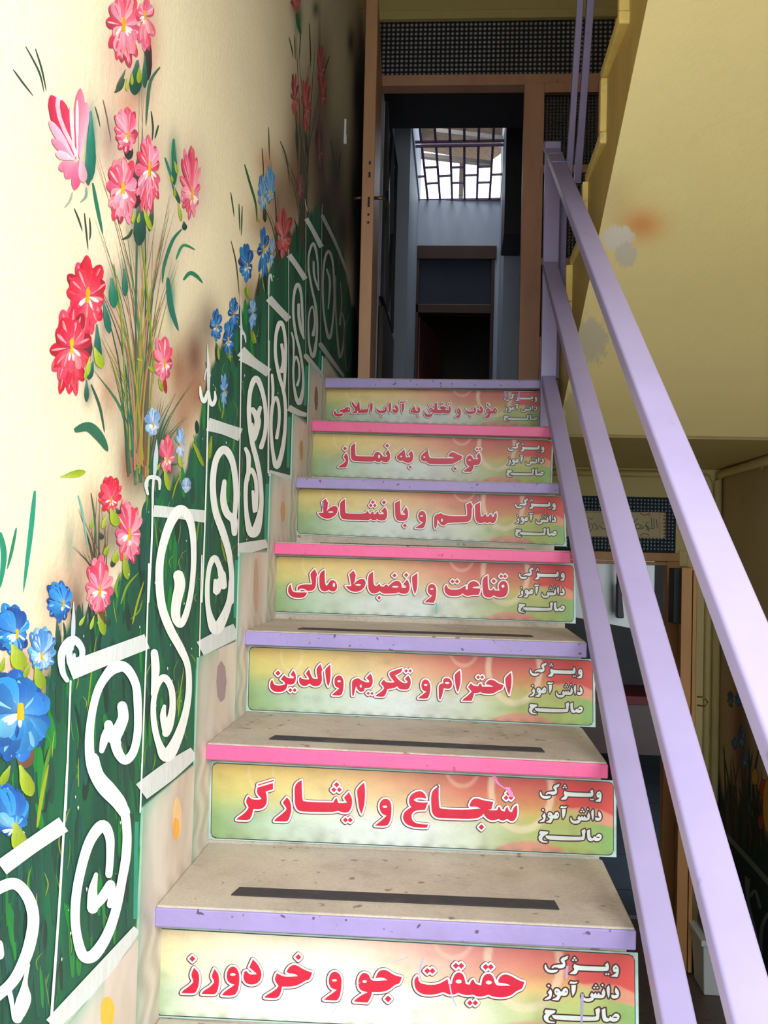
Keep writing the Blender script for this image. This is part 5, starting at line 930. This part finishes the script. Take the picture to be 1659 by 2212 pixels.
for (t0, t1, z0, z1, m_, nm) in ((.15, .62, ZL, 1.78, mat('poster_teal', (44, 96, 120), .4), 'poster_figure'), (.66, .74, ZL, 1.80, M['red'], 'poster_stripe'), (.8, .96, ZL+.1, 1.5, M['white'], 'poster_patch'), (.02, .10, 1.35, 1.55, M['white'], 'poster_patch')):
    mb = MB(); A = leafpt(t0, z0); B = leafpt(t1, z0); mb.quad([A, B, leafpt(t1-.03, z1-.06), leafpt((t0+t1)/2, z1), leafpt(t0+.04, z1-.1)]); keep(mb.build(nm, m_, None), di)
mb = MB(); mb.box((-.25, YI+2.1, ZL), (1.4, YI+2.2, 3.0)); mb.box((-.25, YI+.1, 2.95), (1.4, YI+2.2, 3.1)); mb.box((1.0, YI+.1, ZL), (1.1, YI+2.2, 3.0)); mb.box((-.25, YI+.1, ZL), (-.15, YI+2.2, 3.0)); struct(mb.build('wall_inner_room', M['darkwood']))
mb = MB(); mb.box((.25, YI+1.9, 2.02), (1.0, YI+2.08, 2.16)); tag(mb.build('wall_shelf', M['dark']), 'dark shelf on far wall of the room beyond the corridor', 'shelf')
# hanging cabinet on the right of the corridor
mb = MB(); a = at(1085, 290, 1, 4.6); mb.box((.735, 4.3, 2.53), (.86, 4.74, 3.3)); cab = mb.build('wall_cabinet', M['dark'], None, bevel=.006); tag(cab, 'dark cabinet hung high on the corridor wall right of the skylight', 'cabinet')
mb = MB(); mb.box((.815, 4.295, 2.56), (.822, 4.30, 3.28)); mb.build('door_seam', M['darkwood'], cab)
# glazed iron screen on the left of the corridor
sn = tag(empty('iron_screen', (.0, 3.4, ZL)), 'dark iron screen with crossed diagonal bars over shiny plastic, left of corridor', 'screen')
gm = mat('shiny_plastic_sheet', (206, 216, 238), .12, var=.5, vscale=14, stretch=(1, 2, .4), bump=.9, bscale=16)
mb = MB(); mb.box((.056, 3.38, 1.9), (.062, 4.24, 2.93)); keep(mb.build('plastic_sheet', gm, None), sn)
for (a, b, w_) in (((3.38, 2.93), (4.24, 2.93), .03), ((3.38, 1.9), (4.24, 1.9), .03), ((3.39, 1.9), (3.39, 2.93), .03), ((4.23, 1.9), (4.23, 2.93), .03), ((3.4, 2.90), (3.8, 1.92), .035), ((3.8, 2.92), (3.42, 2.3), .03), ((3.8, 2.92), (4.22, 1.92), .035), ((4.2, 2.9), (3.8, 1.95), .035)):
    mb = MB(); mb.bar((.0632, a[0], a[1]), (.0632, b[0], b[1]), .002, w_, up=(1, 0, 0)); keep(mb.build('iron_bar', M['dark'], None), sn)
mb = MB(); mb.box((.056, 3.38, ZL-.03), (.085, 4.2, 1.85)); o = mb.build('wood_panel', M['darkwood'], None, bevel=.004); keep(o, sn)
# skylight grille
sky = struct(empty('window_1', (.45, 5.0, 3.2)))
n_ = np.array([0, .06, 1.16]); c_ = float(n_ @ np.array([0, 5.5, 3.185]))
def sk(x, y): return atp(860+x/5.925, 250+y/5.925, n_, c_)
tops = [175, 280, 470, 660, 847, 1035, 1225, 1395]; bots = [255, 380, 537, 692, 850, 1008, 1170, 1320]
def colx(i, y): return lerp(tops[i], bots[i], (y-165)/(1080-165))
for i in range(8):
    for (ya, yb_) in ((160, 330), (385, 1080)) if 0 < i < 7 else ((150, 1085),):
        mb = MB(); mb.bar(sk(colx(i, ya), ya), sk(colx(i, yb_), yb_), .016, .012, up=(0, 0, 1)); keep(mb.build('grille_bar', M['bars'], None), sky)
for (i, ys_) in ((0, (778,)), (1, (660, 865)), (2, (770,)), (3, (660, 860)), (4, (762,)), (5, (652, 855)), (6, (752,))):
    for y in ys_:
        mb = MB(); mb.bar(sk(colx(i, y), y+(5 if i < 3 else 3)), sk(colx(i+1, y), y-4), .014, .012); keep(mb.build('grille_crossbar', M['bars'], None), sky)
for y in (330, 385, 1080):
    mb = MB(); mb.bar(sk(colx(0, y), y+8), sk(colx(7, y), y-12), .014 if y < 1000 else .03, .014); keep(mb.build('grille_crossbar', M['bars'], None), sky)
# reveals beside the skylight
mb = MB(); mb.box((XL, 4.3, 3.18), (XL+.01, YI+.1, 3.9)); struct(mb.build('trim_1', M['grey']))
# matting and frame above the skylight (outside)
def out(x, y, h=.35):
    return atp(860+x/5.925, 250+y/5.925, n_, c_+h*1.16)
mt = tag(empty('roof_shade', (.5, 5, 3.6)), 'rough brown matting stretched on a steel frame above the skylight', 'roof shade')
lp = [out(240, 100, .5), out(1440, 100, .5), out(1400, 420, .5), out(1340, 470, .5), out(1190, 575, .5), out(860, 545, .5), out(560, 490, .5), out(300, 450, .5), out(270, 380, .5)]
mb = MB(); n = len(lp); mb.v += [tuple(p) for p in lp]+[(p[0], p[1], p[2]+.02) for p in lp]; mb.f += [tuple(range(n)), tuple(range(2*n-1, n-1, -1))]+[(i, (i+1) % n, n+(i+1) % n, n+i) for i in range(n)]
keep(mb.build('matting', M['straw'], None), mt)
for (a, b, w_) in (((240, 505), (1180, 615), .05), ((815, 575), (800, 1150), .035), ((480, 190), (1400, 300), .03), ((240, 505), (225, 640), .015)):
    mb = MB(); mb.bar(out(*a), out(*b), w_, .03); keep(mb.build('frame_bar', M['metal'], None), mt)
mb = MB(); mb.tube([out(370, 890, .1), out(520, 940, .1), out(760, 1025, .1), out(1020, 995, .1)], .0015, 5); tag(mb.build('loose_wire', M['dark'], None), 'thin wire sagging across the skylight', 'wire')

# ------------------------------------------------------------------ lower corridor under the landing
dl = struct(empty('door_4', (1.1, YB, ZF)))
def lowp(name, x0, y0, x1, y1, m, ya, yb_, bev=.003):
    a = at(x0, y0, 1, YB); b = at(x1, y1, 1, YB); mb = MB(); mb.box((a[0], ya, a[2]), (b[0], yb_, b[2])); return keep(mb.build(name, m, None, bevel=bev), dl)
mb = MB(); mb.box((.60, YB-.004, .60), (1.60, YB+.02, .90)); keep(mb.build('transom_surround', M['yellow'], None), dl)
mb = MB(); mb.box((.60, YB-.012, .607), (1.545, YB-.002, .875)); o = keep(mb.build('transom_glass', M['glassC'], None, bevel=.03, seg=4), dl)
mb = MB(); mb.box((.60, YB-.03, .565), (1.56, YB+.04, .607)); keep(mb.build('head_rail', M['orange'], None, bevel=.004), dl)
mb = MB(); mb.box((.60, YB-.02, .545), (1.56, YB+.02, .562)); keep(mb.build('head_bead', M['orange'], None, bevel=.003), dl)
mb = MB(); mb.box((1.50, YB-.03, ZF), (1.56, YB+.05, .565)); keep(mb.build('jamb', M['orange'], None, bevel=.004), dl)
mb = MB(); mb.box((1.56, YB-.02, ZF), (1.60, YB+.02, .62)); keep(mb.build('architrave', M['yellow'], None, bevel=.004), dl)
# plaque behind the transom glass
pa, pb = at(1262, 1103, 1, YB-.02), at(1438, 1163, 1, YB-.02)
pq = tag(empty('prayer_plaque', ((pa[0]+pb[0])/2, YB-.02, pb[2])), 'cream plaque with green calligraphy and brown scalloped end on dark glass above the lower door', 'plaque')
xa = .62
mb = MB(); mb.box((xa, YB-.016, pb[2]), (pb[0], YB-.0135, pa[2])); keep(mb.build('card', mat('plaque_card', (206, 190, 140), .5, var=.15, vscale=12), None), pq)
ps = Sheet(YB-.0165)
def mq(x, y): p = at(1230+x/3.867, 950+y/3.867, 1, YB-.017); return (p[0], p[2])
GRN = lin((40, 84, 60)); OCH = lin((150, 90, 40)); BRN = lin((120, 60, 40))
def thick(pts, w_, c, off=.0003):
    pts = crs([(x, y, w_) for x, y in pts], 4) if len(pts) > 2 else [(x, y, w_) for x, y in pts]
    for a, b in zip(pts, pts[1:]):
        dx, dy = b[0]-a[0], b[1]-a[1]; l = math.hypot(dx, dy) or 1; nx, ny = -dy/l*w_/2, dx/l*w_/2
        ps.poly([(a[0]+nx, a[1]+ny), (b[0]+nx, b[1]+ny), (b[0]-nx, b[1]-ny), (a[0]-nx, a[1]-ny)], c, off, [(0, 1, 2, 3)], mq)
for (p, w_) in [([(728, 665), (734, 742)], 6), ([(704, 660), (708, 738), (690, 742)], 6), ([(684, 650), (688, 735), (664, 742), (656, 720)], 6), ([(660, 690), (640, 700), (650, 745), (664, 760), (640, 700)], 6), ([(640, 712), (610, 742), (590, 745)], 6), ([(600, 720), (584, 742), (560, 742), (552, 720), (570, 700), (590, 715)], 7),
                ([(520, 720), (560, 665), (566, 668)], 5), ([(664, 640), (672, 625), (680, 640)], 4), ([(610, 690), (625, 684)], 4), ([(590, 705), (612, 725), (604, 745)], 5), ([(150, 645), (180, 665), (195, 650)], 5), ([(160, 670), (168, 740)], 6), ([(180, 700), (196, 712), (190, 745), (170, 765)], 6), ([(205, 690), (240, 740), (215, 745)], 6), ([(250, 715), (285, 745), (320, 740)], 7), ([(262, 700), (280, 690)], 4), ([(300, 700), (330, 742), (420, 745), (440, 720)], 7), ([(205, 758), (220, 752)], 4),
                ([(360, 660), (364, 740)], 6), ([(400, 660), (404, 740)], 6), ([(460, 740), (500, 700), (515, 735)], 7)]:
    thick(p, w_, GRN)
for (p, w_) in [([(60, 604), (755, 604)], 3), ([(755, 604), (757, 812)], 3), ([(757, 812), (60, 806)], 3)]: thick([*p], w_, OCH)
for j in range(7): thick([(785, 605+j*30), (812, 620+j*30), (785, 634+j*30)], 8, BRN)
for yy in (612, 800): thick([(590, yy), (630, yy+(18 if yy < 700 else -18)), (670, yy)], 7, BRN)
keep(mesh_obj('calligraphy', ps.v, ps.f, M['ink'], None, cols=np.array(ps.c, np.float32)), pq)
# open leaf of the lower door
dl5 = struct(empty('door_5', (1.6, YB, ZF)))
mb = MB(); mb.hexa([(1.44, 2.6, ZF+.01), (1.485, 2.6, ZF+.01), (1.60, YB-.04, ZF+.01), (1.56, YB-.04, ZF+.01), (1.44, 2.6, .545), (1.485, 2.6, .545), (1.60, YB-.04, .545), (1.56, YB-.04, .545)])
keep(mb.build('leaf', M['orange'], None, bevel=.003), dl5)
mb = MB(); mb.hexa([(1.488, 2.6, ZF+.01), (1.505, 2.6, ZF+.01), (1.62, YB-.04, ZF+.01), (1.603, YB-.04, ZF+.01), (1.488, 2.6, .53), (1.505, 2.6, .53), (1.62, YB-.04, .53), (1.603, YB-.04, .53)])
keep(mb.build('leaf_moulding', M['orange'], None, bevel=.003), dl5)
h = at(1505, 1515, 1, 2.6)
mb = MB(); mb.tube([(h[0]+.0, 2.595, h[2]+.02), (h[0]+.03, 2.59, h[2]+.018), (h[0]+.042, 2.585, h[2]), (h[0]+.03, 2.59, h[2]-.018), (h[0]-.0, 2.595, h[2]-.015)], .0035, 8); keep(mb.build('pull_handle', M['brass'], None, smooth=True), dl5)
mb = MB(); mb.box((1.43, 2.70, .30), (1.475, 2.8, .54)); keep(mb.build('door_closer', M['dark'], None, bevel=.004), dl5)
# pipes along the lower ceiling
PIP = mat('painted_pipe', (214, 194, 130), .5, var=.15)
for (name, pts, r, lb) in (('conduit_pipe', [(.62, YB-.02, .985), (1.65, YB-.02, .987), (1.688, YB-.02, .975), (1.70, YB-.02, .94), (1.70, YB-.02, ZF)], .016, 'yellow painted pipe along the lower back wall, bending down beside the door'),
                           ('conduit_pipe', [(1.738, YB-.03, ZF), (1.738, YB-.03, .96), (1.738, YB-.06, .985), (1.738, YB-.12, .99), (1.738, .4, .99)], .019, 'yellow painted pipe turning from the corner along the right wall')):
    mb = MB(); mb.tube(pts, r, 10); tag(mb.build(name, PIP, None, smooth=True), lb, 'pipe')
mb = MB(); mb.tube([(1.738, YB-.5, 1.01), (1.73, 2.3, 1.008), (1.735, 1.9, 1.006), (1.735, .4, 1.008)], .004, 6); tag(mb.build('ceiling_cable', PIP, None, smooth=True), 'thin cable lying above the pipe on the right wall', 'cable')
mb = MB(); mb.tube([(1.737+.0, 2.52+.03*math.sin(t), .99+.028*math.cos(t)) for t in [i*.5 for i in range(10)]], .003, 6); tag(mb.build('pipe_loop', PIP, None, smooth=True), 'small wire loop hanging on the right wall pipe', 'wire')
# room behind the lower door
mb = MB(); mb.box((-.2, YB+.05, ZF-.1), (3.2, 7.5, ZF)); struct(mb.build('floor_lower_room', M['tile']))
for j in range(7):
    mb = MB(); mb.box((-.2, 3.6+j*.6, ZF), (3.2, 3.608+j*.6, ZF+.001)); 
    o = mb.build('tile_joint', M['dark'], bpy.data.objects['floor_lower_room'])
mb = MB(); mb.box((-.2, 7.4, ZF), (3.2, 7.5, 1.0)); mb.box((3.1, YB+.05, ZF), (3.2, 7.5, 1.0)); mb.box((-.2, YB+.05, ZF), (-.1, 7.5, 1.0)); mb.box((-.2, YB+.05, .95), (3.2, 7.5, 1.05)); struct(mb.build('wall_lower_room', mat('dim_room_wall', (110, 110, 112), .7)))
wbd = tag(empty('hanging_board', (1.5, 5.0, 0)), 'grey-white board leaning in the room behind the lower door', 'board')
A = at(1236, 1215, 1, 5.0); B = at(1412, 1360, 1, 5.0)
mb = MB(); mb.hexa([(A[0]-.3, 5.0, B[2]+.12), (B[0], 5.0, B[2]-.02), (B[0], 5.02, B[2]-.02), (A[0]-.3, 5.02, B[2]+.12), (A[0]-.3, 5.0, .62), (B[0], 5.0, .62), (B[0], 5.02, .62), (A[0]-.3, 5.02, .62)]); keep(mb.build('panel', M['white'], None), wbd)
coat = tag(empty('hanging_bag', (1.7, 4.93, .2)), 'black bag with long strap hanging on the board behind the lower door', 'bag')
p0, p1, p2 = at(1335, 1215, 1, 4.93), at(1335, 1260, 1, 4.93), at(1337, 1335, 1, 4.93)
mb = MB(); mb.tube([p0, (p1+p2)/2], .012, 8); keep(mb.build('strap', M['dark'], None, smooth=True), coat)
mb = MB(); mb.hexa([(p2[0]-.02, 4.90, p2[2]), (p2[0]+.03, 4.90, p2[2]), (p2[0]+.03, 4.96, p2[2]), (p2[0]-.02, 4.96, p2[2]), (p1[0]-.012, 4.9, p1[2]), (p1[0]+.016, 4.9, p1[2]), (p1[0]+.016, 4.96, p1[2]), (p1[0]-.012, 4.96, p1[2])]); keep(mb.build('body', M['dark'], None, bevel=.01), coat)
dk = tag(empty('school_desk', (2.0, 5.6, ZF)), 'dark red topped desk in the room behind the lower door', 'desk')
mb = MB(); mb.box((1.3, 5.3, ZF+.70), (2.3, 5.9, ZF+.76)); keep(mb.build('desk_top', M['red'], None, bevel=.006), dk)
mb = MB(); mb.box((1.32, 5.34, ZF+.35), (2.28, 5.36, ZF+.70)); keep(mb.build('front_panel', M['darkwood'], None), dk)
for (x, y) in ((1.34, 5.32), (2.24, 5.32), (1.34, 5.86), (2.24, 5.86)):
    mb = MB(); mb.box((x, y, ZF), (x+.04, y+.03, ZF+.70)); keep(mb.build('leg', M['metal'], None), dk)
# crate and box on the lower floor, by the right wall
cr = tag(empty('storage_crate', (1.60, 2.5, ZF)), 'pale plastic crate on the lower floor beside the open door', 'crate')
mb = MB(); mb.hexa([(1.51, 2.42, ZF), (1.66, 2.42, ZF), (1.66, 2.58, ZF), (1.51, 2.58, ZF), (1.50, 2.40, ZF+.2), (1.67, 2.40, ZF+.2), (1.67, 2.6, ZF+.2), (1.50, 2.6, ZF+.2)]); keep(mb.build('tub', M['white'], None, bevel=.006), cr)
mb = MB(); mb.box((1.49, 2.39, ZF+.2), (1.68, 2.61, ZF+.225)); keep(mb.build('rim', M['white'], None, bevel=.005), cr)
mb = MB(); mb.hexa([(1.51, 2.42, ZF+.225), (1.66, 2.42, ZF+.225), (1.66, 2.58, ZF+.225), (1.51, 2.58, ZF+.225), (1.53, 2.45, ZF+.5), (1.63, 2.45, ZF+.5), (1.63, 2.56, ZF+.5), (1.53, 2.56, ZF+.5)]); tag(mb.build('dark_bag', mat('navy_bag', (28, 30, 52), .4), None, bevel=.03, seg=3), 'dark navy bag standing on the pale crate', 'bag')
# painted flowers and balloons on the right wall
def tor(x, y, off): p = at(x, y, 0, 1.76); return (1.76-off, p[1], p[2])
rp = Paint(tor)
for (x0, y0, x1, y1) in ((1571, 1490, 1586, 1530), (1588, 1495, 1602, 1528), (1593, 1566, 1612, 1622), (1580, 1590, 1594, 1622), (1602, 1618, 1618, 1664)): flower(rp, x0, y0, x1, y1, [(40, 90, 140), (60, 120, 170), (30, 60, 110), (90, 150, 190)], None, 7, white=False)
for k in range(46):
    x = rnd.uniform(1568, 1650); y1 = rnd.uniform(1780, 1860); y0 = y1-rnd.uniform(60, 190)
    stroke(rp, [(x, y1), (x+rnd.uniform(-5, 5), (y0+y1)/2), (x+rnd.uniform(-14, 14), y0)], rnd.uniform(2, 6), rnd.choice([(24, 40, 30), (40, 40, 26), (20, 60, 44), (90, 54, 40)]), taper=1, n=4)
for (cx, cy, rx, ry, c) in ((1631, 1678, 7, 18, (200, 150, 60)), (1649, 1706, 7, 22, (190, 60, 40)), (1644, 1776, 6, 16, (160, 60, 60)), (1660, 1740, 12, 60, (214, 160, 50))):
    rp.add([(cx+(rx+1.2)*math.cos(a*.524), cy+(ry+1.5)*math.sin(a*.524)) for a in range(12)], (40, 24, 20)); rp.add([(cx+rx*math.cos(a*.524), cy+ry*math.sin(a*.524)) for a in range(12)], c)
stroke(rp, [(1570, 1805), (1620, 1860), (1690, 1940)], [9, 10, 12], (120, 130, 124)); 
stroke(rp, [(1618, 1900), (1616, 1950), (1630, 2010), (1645, 2100), (1648, 2212)], [5, 8, 8, 8, 8], (120, 130, 124)); stroke(rp, [(1612, 1895), (1614, 1930)], 6, (120, 130, 124)); stroke(rp, [(1659, 1975), (1645, 2010), (1643, 2100)], 8, (120, 130, 124)); stroke(rp, [(1622, 1935), (1632, 1925), (1642, 1960)], 6, (120, 130, 124))
rp.build('painted_mural', M['paint'], wr)
# white wire clips on the mural wall near the door
cl = tag(empty('wire_clip', (0, 2.4, 2.4)), 'small white plastic clip on the mural wall left of the open door leaf', 'clip')
a = at(743, 290, 0, .0)
mb = MB(); mb.box((0.003, a[1]-.03, a[2]-.05), (.012, a[1]-.022, a[2]+.05)); mb.box((.003, a[1]+.02, a[2]-.03), (.009, a[1]+.028, a[2]+.01)); o = mb.build('clip_body', M['white'], None, bevel=.002); keep(o, cl)
print('built')
